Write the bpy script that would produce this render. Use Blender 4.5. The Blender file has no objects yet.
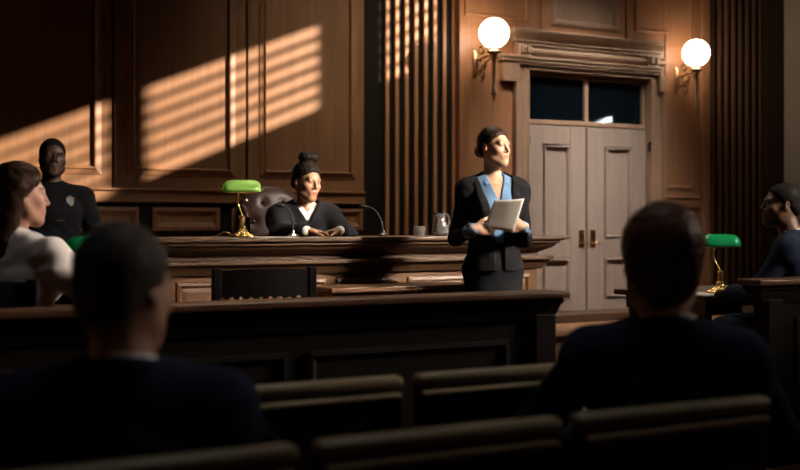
import bpy, bmesh, math, random
import numpy as np
from mathutils import Vector, Matrix

SC = bpy.context.scene
COL = SC.collection
PI = math.pi
R = math.radians

# ------------------------------------------------------------------ camera
YAW = R(28.5)
CAMH = 1.2
FPX = 50.0 / 36.0 * 800
HOR = 223.0
cam_d = bpy.data.cameras.new('camera')
cam = bpy.data.objects.new('camera', cam_d)
COL.objects.link(cam)
cam_d.lens = 50
cam_d.sensor_width = 36
cam_d.shift_y = -(235 - HOR) / 800
cam.location = (0, 0, CAMH)
cam.rotation_euler = (PI / 2, 0, -YAW)
cam_d.dof.use_dof = True
cam_d.dof.focus_distance = 6.5
cam_d.dof.aperture_fstop = 2.0
cam_d.clip_start = 0.05
SC.camera = cam

# ------------------------------------------------------------------ world, sun, area lights, exposure
W = bpy.data.worlds.new('world')
SC.world = W
W.use_nodes = True
W.node_tree.nodes['Background'].inputs[0].default_value = (0.55, 0.7, 1.0, 1)
W.node_tree.nodes['Background'].inputs[1].default_value = 0.3

SUN = Vector((-1.0, 0.8, -0.42))
sl = bpy.data.lights.new('sun', 'SUN')
sl.energy = 20.0
sl.color = (1.0, 0.79, 0.60)
sl.angle = R(0.55)
so = bpy.data.objects.new('sun', sl)
COL.objects.link(so)
so.rotation_euler = SUN.to_track_quat('-Z', 'Y').to_euler()


def area(name, loc, target, w, h, energy, color, spread=180):
    l = bpy.data.lights.new(name, 'AREA')
    l.shape = 'RECTANGLE'
    l.size = w
    l.size_y = h
    l.energy = energy
    l.color = color
    l.spread = R(spread)
    o = bpy.data.objects.new(name, l)
    COL.objects.link(o)
    o.location = loc
    o.rotation_euler = (Vector(target) - Vector(loc)).to_track_quat('-Z', 'Y').to_euler()
    return o


area('window_daylight', (9.5, -2.6, 6.6), (3.4, 6.0, 1.45), 1.9, 1.4, 74, (1.0, 0.86, 0.70), 18)
area('door_downlight', (7.6, 7.6, 6.3), (8.15, 10.5, 1.3), 0.7, 0.5, 30, (1.0, 0.95, 0.91), 38)  # overhead light assumed from the bright door, no fitting modelled
area('wall_downlight', (5.6, 7.6, 6.6), (5.3, 10.5, 2.2), 1.2, 0.6, 13, (1.0, 0.84, 0.64), 48)
area('gallery_daylight', (11.2, 2.2, 4.8), (0.9, 4.2, 1.25), 1.4, 0.9, 26, (1.0, 0.82, 0.68), 24)  # added side light for the woman in white and gallery rims
area('well_downlight', (4.2, 7.6, 6.6), (4.0, 6.6, 0.8), 2.4, 1.2, 36, (1.0, 0.82, 0.62), 80)  # assumed ceiling light over bench and well, no fixture built
area('gallery_downlight', (2.2, 2.6, 6.6), (1.6, 2.2, 0.8), 1.6, 0.8, 8, (0.90, 0.95, 1.0), 90)  # added overhead fill for seat caps and shoulders, no lamp there

SC.view_settings.view_transform = 'Standard'
SC.view_settings.look = 'None'
SC.view_settings.gamma = 1.0
SC.view_settings.exposure = 0.12
SC.view_settings.use_curve_mapping = False
SC.cycles.use_denoising = True
SC.cycles.max_bounces = 8
SC.cycles.sample_clamp_indirect = 4.0
SC.cycles.caustics_reflective = False
SC.cycles.caustics_refractive = False

CA, SA = math.cos(YAW), math.sin(YAW)


def at(px, py, Y):
    """point of the plane y = Y seen at photo pixel (px, py)"""
    rx = (px - 400) / FPX
    t = Y / (CA - SA * rx)
    return Vector((t * (CA * rx + SA), Y, CAMH + t * (HOR - py) / FPX))


def atd(px, py, d):
    """point at camera depth d seen at photo pixel (px, py)"""
    rx = (px - 400) / FPX
    return Vector((d * (CA * rx + SA), d * (CA - SA * rx), CAMH + d * (HOR - py) / FPX))


# ------------------------------------------------------------------ materials
def new_mat(name):
    m = bpy.data.materials.new(name)
    m.use_nodes = True
    return m, m.node_tree, m.node_tree.nodes['Principled BSDF']


def plain(name, col, rough=0.5, metal=0.0, bump=0.0, bscale=60, spec=0.5, coat=0.0, var=0.0):
    m, t, b = new_mat(name)
    b.inputs['Base Color'].default_value = (*col, 1)
    b.inputs['Roughness'].default_value = rough
    b.inputs['Metallic'].default_value = metal
    b.inputs['Specular IOR Level'].default_value = spec
    b.inputs['Coat Weight'].default_value = coat
    tc = t.nodes.new('ShaderNodeTexCoord')
    nz = t.nodes.new('ShaderNodeTexNoise')
    nz.inputs['Scale'].default_value = bscale
    nz.inputs['Detail'].default_value = 4
    t.links.new(tc.outputs['Object'], nz.inputs['Vector'])
    if bump:
        bp = t.nodes.new('ShaderNodeBump')
        bp.inputs['Strength'].default_value = bump
        bp.inputs['Distance'].default_value = 0.01
        t.links.new(nz.outputs['Fac'], bp.inputs['Height'])
        t.links.new(bp.outputs['Normal'], b.inputs['Normal'])
    if var:
        mx = t.nodes.new('ShaderNodeMix')
        mx.data_type = 'RGBA'
        mx.inputs['A'].default_value = (*[c * (1 - var) for c in col], 1)
        mx.inputs['B'].default_value = (*[min(1, c * (1 + var)) for c in col], 1)
        t.links.new(nz.outputs['Fac'], mx.inputs['Factor'])
        t.links.new(mx.outputs['Result'], b.inputs['Base Color'])
    return m


def wood(name, c1, c2, stretch=(14, 14, 0.7), rough=0.42, scale=1.6, bump=0.06, coat=0.0, spec=0.35):
    m, t, b = new_mat(name)
    b.inputs['Specular IOR Level'].default_value = spec
    tc = t.nodes.new('ShaderNodeTexCoord')
    mp = t.nodes.new('ShaderNodeMapping')
    mp.inputs['Scale'].default_value = stretch
    t.links.new(tc.outputs['Object'], mp.inputs['Vector'])
    n1 = t.nodes.new('ShaderNodeTexNoise')
    n1.inputs['Scale'].default_value = scale
    n1.inputs['Detail'].default_value = 8
    n1.inputs['Roughness'].default_value = 0.62
    n1.inputs['Distortion'].default_value = 0.6
    t.links.new(mp.outputs['Vector'], n1.inputs['Vector'])
    n2 = t.nodes.new('ShaderNodeTexNoise')
    n2.inputs['Scale'].default_value = 0.9
    n2.inputs['Detail'].default_value = 3
    t.links.new(tc.outputs['Object'], n2.inputs['Vector'])
    ad = t.nodes.new('ShaderNodeMath')
    ad.operation = 'MULTIPLY_ADD'
    ad.inputs[1].default_value = 0.5
    t.links.new(n2.outputs['Fac'], ad.inputs[0])
    ml = t.nodes.new('ShaderNodeMath')
    ml.operation = 'MULTIPLY'
    ml.inputs[1].default_value = 0.6
    t.links.new(n1.outputs['Fac'], ml.inputs[0])
    t.links.new(ml.outputs[0], ad.inputs[2])
    cr = t.nodes.new('ShaderNodeValToRGB')
    cr.color_ramp.elements[0].position = 0.38
    cr.color_ramp.elements[1].position = 0.70
    cr.color_ramp.elements[0].color = (*c1, 1)
    cr.color_ramp.elements[1].color = (*c2, 1)
    t.links.new(ad.outputs[0], cr.inputs['Fac'])
    t.links.new(cr.outputs['Color'], b.inputs['Base Color'])
    b.inputs['Roughness'].default_value = rough
    b.inputs['Coat Weight'].default_value = coat
    b.inputs['Coat Roughness'].default_value = 0.2
    bp = t.nodes.new('ShaderNodeBump')
    bp.inputs['Strength'].default_value = bump
    bp.inputs['Distance'].default_value = 0.005
    t.links.new(n1.outputs['Fac'], bp.inputs['Height'])
    t.links.new(bp.outputs['Normal'], b.inputs['Normal'])
    return m


def emit(name, col, strength):
    m, t, b = new_mat(name)
    b.inputs['Base Color'].default_value = (*col, 1)
    b.inputs['Emission Color'].default_value = (*col, 1)
    b.inputs['Emission Strength'].default_value = strength
    return m


def vcol(name, rough=0.5, sss=0.0, bump=0.0, bscale=120):
    m, t, b = new_mat(name)
    a = t.nodes.new('ShaderNodeVertexColor')
    a.layer_name = 'Col'
    t.links.new(a.outputs['Color'], b.inputs['Base Color'])
    b.inputs['Roughness'].default_value = rough
    if sss:
        b.inputs['Subsurface Weight'].default_value = sss
        b.inputs['Subsurface Radius'].default_value = (0.012, 0.005, 0.003)
        b.inputs['Subsurface Scale'].default_value = 0.6
    if bump:
        tc = t.nodes.new('ShaderNodeTexCoord')
        nz = t.nodes.new('ShaderNodeTexNoise')
        nz.inputs['Scale'].default_value = bscale
        t.links.new(tc.outputs['Object'], nz.inputs['Vector'])
        bp = t.nodes.new('ShaderNodeBump')
        bp.inputs['Strength'].default_value = bump
        bp.inputs['Distance'].default_value = 0.004
        t.links.new(nz.outputs['Fac'], bp.inputs['Height'])
        t.links.new(bp.outputs['Normal'], b.inputs['Normal'])
    return m


def hair_mat(name, col, rough=0.38, stretch=(90, 90, 6)):
    m, t, b = new_mat(name)
    tc = t.nodes.new('ShaderNodeTexCoord')
    mp = t.nodes.new('ShaderNodeMapping')
    mp.inputs['Scale'].default_value = stretch
    t.links.new(tc.outputs['Object'], mp.inputs['Vector'])
    nz = t.nodes.new('ShaderNodeTexNoise')
    nz.inputs['Scale'].default_value = 3
    nz.inputs['Detail'].default_value = 4
    t.links.new(mp.outputs['Vector'], nz.inputs['Vector'])
    mx = t.nodes.new('ShaderNodeMix')
    mx.data_type = 'RGBA'
    mx.inputs['A'].default_value = (*[c * 0.5 for c in col], 1)
    mx.inputs['B'].default_value = (*[c * 1.6 for c in col], 1)
    t.links.new(nz.outputs['Fac'], mx.inputs['Factor'])
    t.links.new(mx.outputs['Result'], b.inputs['Base Color'])
    b.inputs['Roughness'].default_value = rough
    b.inputs['Specular IOR Level'].default_value = 0.08
    bp = t.nodes.new('ShaderNodeBump')
    bp.inputs['Strength'].default_value = 0.3
    bp.inputs['Distance'].default_value = 0.004
    t.links.new(nz.outputs['Fac'], bp.inputs['Height'])
    t.links.new(bp.outputs['Normal'], b.inputs['Normal'])
    return m


def glass(name, col=(1, 1, 1), rough=0.0, ior=1.45):
    m, t, b = new_mat(name)
    b.inputs['Base Color'].default_value = (*col, 1)
    b.inputs['Transmission Weight'].default_value = 1.0
    b.inputs['Roughness'].default_value = rough
    b.inputs['IOR'].default_value = ior
    df = t.nodes.new('ShaderNodeBsdfDiffuse')
    df.inputs['Color'].default_value = (0.9, 0.9, 0.85, 1)
    mx = t.nodes.new('ShaderNodeMixShader')
    mx.inputs[0].default_value = 0.10
    t.links.new(b.outputs[0], mx.inputs[1])
    t.links.new(df.outputs[0], mx.inputs[2])
    t.links.new(mx.outputs[0], t.nodes['Material Output'].inputs['Surface'])
    return m


M = {}
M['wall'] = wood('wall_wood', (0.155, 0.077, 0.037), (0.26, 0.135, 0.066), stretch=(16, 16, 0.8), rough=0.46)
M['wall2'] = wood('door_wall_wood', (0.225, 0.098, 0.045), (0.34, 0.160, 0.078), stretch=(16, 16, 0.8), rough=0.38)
M['door'] = wood('door_wood', (0.215, 0.155, 0.118), (0.30, 0.222, 0.172), stretch=(20, 20, 0.8), rough=0.34)
M['casing'] = wood('casing_wood', (0.20, 0.120, 0.075), (0.31, 0.192, 0.122), stretch=(9, 9, 2), rough=0.36)
M['fin'] = wood('slat_wood', (0.27, 0.13, 0.058), (0.40, 0.205, 0.10), stretch=(16, 16, 0.8), rough=0.38)
M['dimfin'] = wood('dim_slat_wood', (0.13, 0.065, 0.036), (0.21, 0.105, 0.06), stretch=(16, 16, 0.8), rough=0.42)  # slat wood darkened, putting the weaker light into its colour
M['bead'] = wood('pale_bead_wood', (0.45, 0.37, 0.24), (0.58, 0.48, 0.32), stretch=(1, 12, 12), rough=0.3)
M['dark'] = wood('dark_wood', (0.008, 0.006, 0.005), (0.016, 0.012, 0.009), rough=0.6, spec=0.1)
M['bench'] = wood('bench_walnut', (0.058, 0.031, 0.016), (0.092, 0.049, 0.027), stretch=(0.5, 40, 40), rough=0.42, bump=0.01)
M['benchlit'] = wood('bench_oak', (0.10, 0.046, 0.021), (0.16, 0.075, 0.036), stretch=(0.5, 40, 40), rough=0.42, bump=0.01)  # lighter copy of the bench wood, lit look put into the colour
M['rail'] = wood('rail_wood', (0.007, 0.005, 0.004), (0.015, 0.010, 0.008), stretch=(1, 12, 12), rough=0.6, spec=0.08)
M['railcap'] = wood('rail_cap_wood', (0.06, 0.028, 0.015), (0.12, 0.058, 0.032), stretch=(1, 12, 12), rough=0.32)
M['seat'] = wood('seat_wood', (0.022, 0.013, 0.009), (0.04, 0.023, 0.014), stretch=(1, 12, 12), rough=0.4)
M['seatcap'] = wood('seat_cap_wood', (0.15, 0.115, 0.062), (0.23, 0.18, 0.10), stretch=(1, 12, 12), rough=0.4)
M['black_wood'] = wood('black_wood', (0.008, 0.007, 0.007), (0.014, 0.012, 0.011), rough=0.6, spec=0.08)
M['table'] = wood('table_wood', (0.03, 0.016, 0.01), (0.06, 0.033, 0.02), stretch=(1, 12, 12), rough=0.35)
M['floor'] = wood('floor_wood', (0.11, 0.045, 0.025), (0.20, 0.085, 0.045), stretch=(1, 9, 9), rough=0.35)
M['plaster'] = plain('plaster', (0.50, 0.45, 0.36), 0.8, bump=0.1, bscale=40)
M['ceiling'] = plain('ceiling_paint', (0.22, 0.19, 0.16), 0.9, bump=0.05)
M['brass'] = plain('brass', (0.72, 0.47, 0.19), 0.26, 1.0, bump=0.03, bscale=30, var=0.12)
M['oldbrass'] = plain('old_brass', (0.62, 0.46, 0.28), 0.33, 1.0, bump=0.05, bscale=40, var=0.2)
M['scroll'] = plain('dark_brass', (0.26, 0.17, 0.09), 0.36, 1.0, bump=0.04, bscale=40, var=0.2)
M['iron'] = plain('dark_iron', (0.02, 0.02, 0.02), 0.4, 0.8, bump=0.05)
M['globe'] = emit('opal_globe', (1.0, 0.82, 0.62), 14.0)
M['paper'] = plain('paper_white', (0.78, 0.74, 0.68), 0.7, bump=0.02)
M['black_plastic'] = plain('black_plastic', (0.012, 0.012, 0.013), 0.35, bump=0.02)
M['pane'] = plain('night_glass', (0.006, 0.009, 0.012), 0.06, 0.0, spec=0.8)
M['glass'] = glass('clear_glass')
M['water'] = glass('water', (0.95, 0.98, 1.0), 0.0, 1.33)
M['leather'] = plain('oxblood_leather', (0.016, 0.0055, 0.0045), 0.42, bump=0.05, bscale=45, spec=0.18, var=0.3)
M['chrome'] = plain('silver_metal', (0.75, 0.76, 0.78), 0.25, 1.0)

# text sheet: rows of small grey writing on white, laid out in the sheet's own coordinates
def text_sheet_mat():
    m, t, b = new_mat('typed_paper')
    tc = t.nodes.new('ShaderNodeTexCoord')
    sp = t.nodes.new('ShaderNodeSeparateXYZ')
    t.links.new(tc.outputs['Object'], sp.inputs[0])

    def mth(op, a, bb=None, cc=None):
        n = t.nodes.new('ShaderNodeMath')
        n.operation = op
        for i, v in enumerate((a, bb, cc)):
            if v is None:
                continue
            if isinstance(v, (int, float)):
                n.inputs[i].default_value = v
            else:
                t.links.new(v, n.inputs[i])
        return n.outputs[0]
    x, y = sp.outputs[0], sp.outputs[1]
    row = mth('FRACT', mth('MULTIPLY', y, 100.0))
    ink = mth('LESS_THAN', row, 0.42)
    mp = t.nodes.new('ShaderNodeMapping')
    mp.inputs['Scale'].default_value = (160, 75, 1)
    t.links.new(tc.outputs['Object'], mp.inputs['Vector'])
    nz = t.nodes.new('ShaderNodeTexNoise')
    nz.inputs['Scale'].default_value = 1.5
    t.links.new(mp.outputs['Vector'], nz.inputs['Vector'])
    word = mth('GREATER_THAN', nz.outputs['Fac'], 0.42)
    inx = mth('LESS_THAN', mth('ABSOLUTE', x), 0.082)
    iny = mth('LESS_THAN', mth('ABSOLUTE', mth('ADD', y, 0.01)), 0.11)
    f = mth('MULTIPLY', mth('MULTIPLY', ink, word), mth('MULTIPLY', inx, iny))
    mx = t.nodes.new('ShaderNodeMix')
    mx.data_type = 'RGBA'
    mx.inputs['A'].default_value = (0.92, 0.89, 0.84, 1)
    mx.inputs['B'].default_value = (0.68, 0.66, 0.63, 1)
    t.links.new(f, mx.inputs['Factor'])
    t.links.new(mx.outputs['Result'], b.inputs['Base Color'])
    b.inputs['Roughness'].default_value = 0.7
    tr = t.nodes.new('ShaderNodeBsdfTranslucent')
    t.links.new(mx.outputs['Result'], tr.inputs['Color'])
    ms = t.nodes.new('ShaderNodeMixShader')
    ms.inputs[0].default_value = 0.45
    t.links.new(b.outputs[0], ms.inputs[1])
    t.links.new(tr.outputs[0], ms.inputs[2])
    t.links.new(ms.outputs[0], t.nodes['Material Output'].inputs['Surface'])
    return m


M['typed'] = text_sheet_mat()


def shade_mat(name, col, trans, rough=0.08):
    """cased green glass: glossy, lets some of the bulb's light through"""
    m, t, b = new_mat(name)
    b.inputs['Base Color'].default_value = (*col, 1)
    b.inputs['Roughness'].default_value = rough
    b.inputs['Coat Weight'].default_value = 0.6
    tr = t.nodes.new('ShaderNodeBsdfTranslucent')
    tr.inputs['Color'].default_value = (*[min(1, c * 1.6) for c in col], 1)
    mx = t.nodes.new('ShaderNodeMixShader')
    mx.inputs[0].default_value = trans
    t.links.new(b.outputs[0], mx.inputs[1])
    t.links.new(tr.outputs[0], mx.inputs[2])
    t.links.new(mx.outputs[0], t.nodes['Material Output'].inputs['Surface'])
    return m


M['green'] = shade_mat('green_glass_glowing', (0.27, 0.46, 0.12), 0.32)
M['green2'] = shade_mat('green_glass_deep', (0.01, 0.24, 0.09), 0.3)


# ------------------------------------------------------------------ tagging
def tag(o, label, cat, group=None, kind=None):
    o['label'] = label
    o['category'] = cat
    if group:
        o['group'] = group
    if kind:
        o['kind'] = kind
    return o


def thing(name, label, cat, loc=(0, 0, 0), rz=0.0, group=None):
    o = bpy.data.objects.new(name, None)
    o.empty_display_size = 0.1
    COL.objects.link(o)
    o.location = loc
    o.rotation_euler = (0, 0, rz)
    return tag(o, label, cat, group)


def obj(name, bm, mat, parent=None, smooth=False, auto=False):
    me = bpy.data.meshes.new(name)
    bmesh.ops.recalc_face_normals(bm, faces=bm.faces)
    bm.to_mesh(me)
    bm.free()
    me.materials.append(mat)
    if smooth:
        for p in me.polygons:
            p.use_smooth = True
        if auto:
            me.set_sharp_from_angle(angle=R(40))
    o = bpy.data.objects.new(name, me)
    COL.objects.link(o)
    if parent is not None:
        o.parent = parent
    return o


def struct(name, bm, mat, parent=None, label=None, cat=None, smooth=False):
    o = obj(name, bm, mat, parent, smooth, smooth)
    if parent is None:
        o['kind'] = 'structure'
        o['label'] = label or name.replace('_', ' ')
        o['category'] = cat or name.split('_')[0]
    return o


# ------------------------------------------------------------------ mesh helpers
def BM():
    return bmesh.new()


def box(bm, lo, hi, bev=0.0, seg=2, mat=None):
    lo, hi = Vector(lo), Vector(hi)
    vs = []
    for z in (lo.z, hi.z):
        for (x, y) in ((lo.x, lo.y), (hi.x, lo.y), (hi.x, hi.y), (lo.x, hi.y)):
            v = Vector((x, y, z))
            vs.append(bm.verts.new(mat @ v if mat else v))
    fs = [(0, 3, 2, 1), (4, 5, 6, 7), (0, 1, 5, 4), (1, 2, 6, 5), (2, 3, 7, 6), (3, 0, 4, 7)]
    faces = [bm.faces.new([vs[i] for i in f]) for f in fs]
    if bev > 0:
        es = list({e for f in faces for e in f.edges})
        bmesh.ops.bevel(bm, geom=es, offset=bev, segments=seg, affect='EDGES', profile=0.5)
    return bm


def prism(bm, poly, o, u, v, w):
    """polygon of (a,b) pairs in the frame u,v at o, extruded by the vector w"""
    o, u, v, w = Vector(o), Vector(u), Vector(v), Vector(w)
    b = [bm.verts.new(o + u * p[0] + v * p[1]) for p in poly]
    t = [bm.verts.new(o + u * p[0] + v * p[1] + w) for p in poly]
    n = len(poly)
    bm.faces.new(b)
    bm.faces.new(t[::-1])
    for i in range(n):
        j = (i + 1) % n
        bm.faces.new((b[i], b[j], t[j], t[i]))
    return bm


def tube(bm, pts, rad, seg=10, cap=True):
    pts = [Vector(p) for p in pts]
    n = len(pts)
    rr = rad if isinstance(rad, (list, tuple)) else [rad] * n
    tang = [(pts[min(i + 1, n - 1)] - pts[max(i - 1, 0)]).normalized() for i in range(n)]
    up = Vector((0, 0, 1))
    if abs(tang[0].dot(up)) > 0.9:
        up = Vector((1, 0, 0))
    nrm = (up - tang[0] * up.dot(tang[0])).normalized()
    rings = []
    for i in range(n):
        nrm = (nrm - tang[i] * nrm.dot(tang[i])).normalized()
        bn = tang[i].cross(nrm)
        rings.append([bm.verts.new(pts[i] + (nrm * math.cos(k * 2 * PI / seg) + bn * math.sin(k * 2 * PI / seg)) * rr[i]) for k in range(seg)])
    for i in range(n - 1):
        for k in range(seg):
            k2 = (k + 1) % seg
            bm.faces.new((rings[i][k], rings[i][k2], rings[i + 1][k2], rings[i + 1][k]))
    if cap:
        bm.faces.new(rings[0][::-1])
        bm.faces.new(rings[-1])
    return bm


def lathe(bm, prof, c=(0, 0, 0), seg=24, mat=None, flute=None):
    """profile of (radius, z); flute = (count, depth, z0, z1)"""
    c = Vector(c)
    rings = []
    for (r, z) in prof:
        if r < 1e-5:
            p = Vector((0, 0, z))
            rings.append([bm.verts.new((mat @ p if mat else p) + c)])
        else:
            ring = []
            for k in range(seg):
                a = 2 * PI * k / seg
                q = r
                if flute and flute[2] <= z <= flute[3]:
                    q = r * (1 + flute[1] * math.cos(a * flute[0]))
                p = Vector((q * math.cos(a), q * math.sin(a), z))
                ring.append(bm.verts.new((mat @ p if mat else p) + c))
            rings.append(ring)
    for i in range(len(rings) - 1):
        A, B = rings[i], rings[i + 1]
        for k in range(seg):
            k2 = (k + 1) % seg
            if len(A) == 1 and len(B) == 1:
                break
            if len(A) == 1:
                bm.faces.new((A[0], B[k2], B[k]))
            elif len(B) == 1:
                bm.faces.new((A[k], A[k2], B[0]))
            else:
                bm.faces.new((A[k], A[k2], B[k2], B[k]))
    if len(rings[0]) > 1:
        bm.faces.new(rings[0][::-1])
    if len(rings[-1]) > 1:
        bm.faces.new(rings[-1])
    return bm


def inset_poly(poly, d):
    n = len(poly)
    out = []
    for i in range(n):
        p0, p1, p2 = Vector(poly[i - 1]), Vector(poly[i]), Vector(poly[(i + 1) % n])
        e1, e2 = (p1 - p0).normalized(), (p2 - p1).normalized()
        n1, n2 = Vector((-e1.y, e1.x)), Vector((-e2.y, e2.x))
        m = n1 + n2
        m = m / max(1e-6, m.dot(n1))
        out.append(p1 + m * d)
    return out


def moulding(bm, poly, Y, prof, fill=True):
    """mitred moulding round a counter-clockwise (x,z) outline on the wall plane y = Y; prof = (inset, rise towards the room)"""
    loops = []
    for (d, h) in prof:
        loops.append([bm.verts.new((p.x, Y - h, p.y)) for p in inset_poly(poly, d)])
    n = len(poly)
    for a, b in zip(loops, loops[1:]):
        for i in range(n):
            j = (i + 1) % n
            bm.faces.new((a[i], a[j], b[j], b[i]))
    if fill:
        bm.faces.new(loops[-1])
    return bm


def rect(x0, z0, x1, z1):
    return [(x0, z0), (x1, z0), (x1, z1), (x0, z1)]


def dup(root, loc, rz, label, group=None):
    r = root.copy()
    COL.objects.link(r)
    r.location = loc
    r.rotation_euler = (0, 0, rz)
    r['label'] = label
    if group:
        r['group'] = group
    for ch in list(root.children):
        c = ch.copy()
        COL.objects.link(c)
        c.parent = r
        for g in ch.children:
            d = g.copy()
            COL.objects.link(d)
            d.parent = c
    return r

# ================================================================== THE ROOM
D = 10.5
XR = 11.5


def wx(px):
    return at(px, 0, D).x


def wz(px, py):
    return at(px, py, D).z


def frustum(bm, x0, x1, y0, y1, z0, X0, X1, Y0, Y1, z1):
    b = [bm.verts.new(p) for p in ((x0, y0, z0), (x1, y0, z0), (x1, y1, z0), (x0, y1, z0))]
    t = [bm.verts.new(p) for p in ((X0, Y0, z1), (X1, Y0, z1), (X1, Y1, z1), (X0, Y1, z1))]
    bm.faces.new(b[::-1])
    bm.faces.new(t)
    for i in range(4):
        j = (i + 1) % 4
        bm.faces.new((b[i], b[j], t[j], t[i]))
    return bm


struct('floor', box(BM(), (-3.2, -3.2, -0.1), (XR + 0.2, D + 3, 0)), M['floor'], label='dark reddish wooden courtroom floor', cat='floor')
struct('ceiling', box(BM(), (-3.2, -3.2, 7), (XR + 0.2, D + 0.4, 7.1)), M['ceiling'], label='high ceiling of the courtroom', cat='ceiling')
struct('wall_left', box(BM(), (-3.2, -3.2, 0), (-3, D + 0.3, 7)), M['wall'], label='left side wall of the courtroom', cat='wall')
struct('wall_front', box(BM(), (-3, -3.2, 0), (XR, -3, 7)), M['wall'], label='wall behind the public seats', cat='wall')

dx0, dx1 = wx(527), wx(648.5)
dtop = wz(588, 75)
LAND = 0.16
# ---- backing wall, near-black colour as shade in the slat gaps, door opening free
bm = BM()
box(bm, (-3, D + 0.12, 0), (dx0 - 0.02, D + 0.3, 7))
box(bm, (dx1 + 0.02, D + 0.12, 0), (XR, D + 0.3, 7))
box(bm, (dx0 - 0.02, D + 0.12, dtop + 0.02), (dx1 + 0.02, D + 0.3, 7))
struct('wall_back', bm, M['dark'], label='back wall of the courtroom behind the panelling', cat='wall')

# ---- right wall with the high sun windows (out of frame, assumed from the sunlight)
def win_span(xa, xb):
    return (D - 0.8 * (XR - xa) - 0.09, D - 0.8 * (XR - xb))


WIN = []
for (xa, xb) in ((0.9, wx(110)), (wx(149), wx(320)), (at(388, 0, D + 0.085).x + 0.106, at(438, 0, D + 0.085).x + 0.106)):
    a, b = win_span(xa, xb)
    WIN.append((a, b, 5.21, 6.12, True))
WIN.insert(0, (-0.95, 0.10, 4.80, 5.24, False))
bm = BM()
ycur = -3.0
for (a, b, z0, z1, lv) in WIN:
    box(bm, (XR, ycur, 0), (XR + 0.1, a, 7))
    box(bm, (XR, a, 0), (XR + 0.1, b, z0))
    box(bm, (XR, a, z1), (XR + 0.1, b, 7))
    ycur = b
box(bm, (XR, ycur, 0), (XR + 0.1, D + 0.3, 7))
struct('wall_right', bm, M['plaster'], label='pale plaster side wall at the right edge', cat='wall')
for k, (a, b, z0, z1, lv) in enumerate(WIN):
    bm = BM()
    for (ya, yb, za, zb) in ((a - 0.05, a, z0 - 0.05, z1 + 0.05), (b, b + 0.05, z0 - 0.05, z1 + 0.05), (a - 0.05, b + 0.05, z0 - 0.05, z0), (a - 0.05, b + 0.05, z1, z1 + 0.05)):
        box(bm, (XR - 0.03, ya, za), (XR, yb, zb))
    w = struct('window_%d' % (k + 2), bm, M['casing'], label='high side window letting the sun in', cat='window')
    if lv:
        bm = BM()
        p = (z1 - z0 - 0.05) / 5.7
        for i in range(1, 6):
            zc = z0 + p * (i + 0.02) + 0.0
            box(bm, (XR + 0.02, a, zc - 0.024), (XR + 0.05, b, zc + 0.024))
        obj('louvre', bm, M['casing'], w)
    else:
        bm = BM()
        for i in range(9):  # fine slats added to weaken that sun beam
            zc = z0 + 0.024 + 0.05 * i
            box(bm, (XR + 0.02, a, zc - 0.014), (XR + 0.03, b, zc + 0.014))
        obj('louvre', bm, M['casing'], w)

# ---- panelled boards of the left part, with shadow gaps between them
T0 = 1.53
MP = [(0, 0), (0.004, 0.008), (0.050, 0.022), (0.054, 0.030), (0.062, 0.036), (0.070, 0.036), (0.077, 0.030), (0.081, 0.020), (0.084, 0.003)]
edges = [-3.0, wx(113), wx(247), wx(364)]
tn = [0]


def trim(bm, mat, label, smooth=False):
    tn[0] += 1
    return struct('trim_%d' % tn[0], bm, mat, label=label, cat='trim', smooth=smooth)


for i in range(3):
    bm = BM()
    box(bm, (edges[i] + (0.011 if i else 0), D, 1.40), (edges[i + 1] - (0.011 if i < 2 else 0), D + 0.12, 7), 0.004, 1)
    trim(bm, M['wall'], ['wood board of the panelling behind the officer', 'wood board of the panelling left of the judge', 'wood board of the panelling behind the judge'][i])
zb = wz(200, 177)
for (xa, xb, nm) in ((-1.6, wx(101.5), 'officer'), (wx(126), wx(235.5), 'green desk lamp'), (wx(259), wx(356), 'judge')):
    trim(moulding(BM(), rect(xa, zb, xb, 6.2), D, MP, True), M['wall'], 'tall framed wall panel behind the ' + nm)
# ---- dado: chair rail, band, framed lower panels
bm = BM()
xe = wx(364)
box(bm, (-3, D - 0.05, T0 - 0.022), (xe, D + 0.01, T0), 0.006, 1)
box(bm, (-3, D - 0.025, 1.42), (xe, D + 0.01, T0 - 0.022))
box(bm, (-3, D - 0.04, 1.395), (xe, D + 0.01, 1.42), 0.006, 1)
trim(bm, M['wall'], 'chair rail along the left part of the back wall')
bm = BM()
box(bm, (-3, D + 0.02, 0), (xe, D + 0.12, 1.40))
trim(bm, M['dark'], 'dark dado below the chair rail')
FR = [(0, 0.0), (0.004, 0.03), (0.04, 0.034), (0.055, 0.02), (0.068, 0.016), (0.08, 0.006)]
for (pa, pb) in ((20, 82), (90, 139), (152, 220), (231, 300), (306, 363)):
    trim(moulding(BM(), rect(wx(pa), 1.125, wx(pb), 1.355), D + 0.02, FR, True), M['wall'], 'small framed dado panel under the chair rail')

# ---- vertical slat screens
f0 = wx(387.5)
bm = BM()
fx = lambda px: at(px, 0, D + 0.085).x
pit = (fx(454) - fx(397.3)) / 6
for i in range(-1, 7):
    xc = fx(397.3) + pit * i
    w = 0.023
    box(bm, (xc - w, D + 0.085, 0), (xc + w, D + 0.118, 7), 0.006, 2)
trim(bm, M['fin'], 'vertical slat screen between the judge and the door wall')
bm = BM()
pit2 = (fx(761) - fx(713)) / 7
for i in range(8):
    xc = fx(713) + pit2 * i
    box(bm, (xc - 0.028, D + 0.075, 0), (xc + 0.028, D + 0.118, 7), 0.012, 3)
trim(bm, M['dimfin'], 'dim vertical slat screen right of the right wall lamp')
box_r = box(BM(), (wx(700.5), D - 0.03, 0), (wx(709), D + 0.12, 7), 0.01, 2)
trim(box_r, M['wall2'], 'flat pilaster strip beside the right slat screen')
trim(box(BM(), (wx(767), D - 0.02, 0), (XR, D + 0.12, 7)), M['table'], 'dark corner board at the right end of the back wall')
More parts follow.
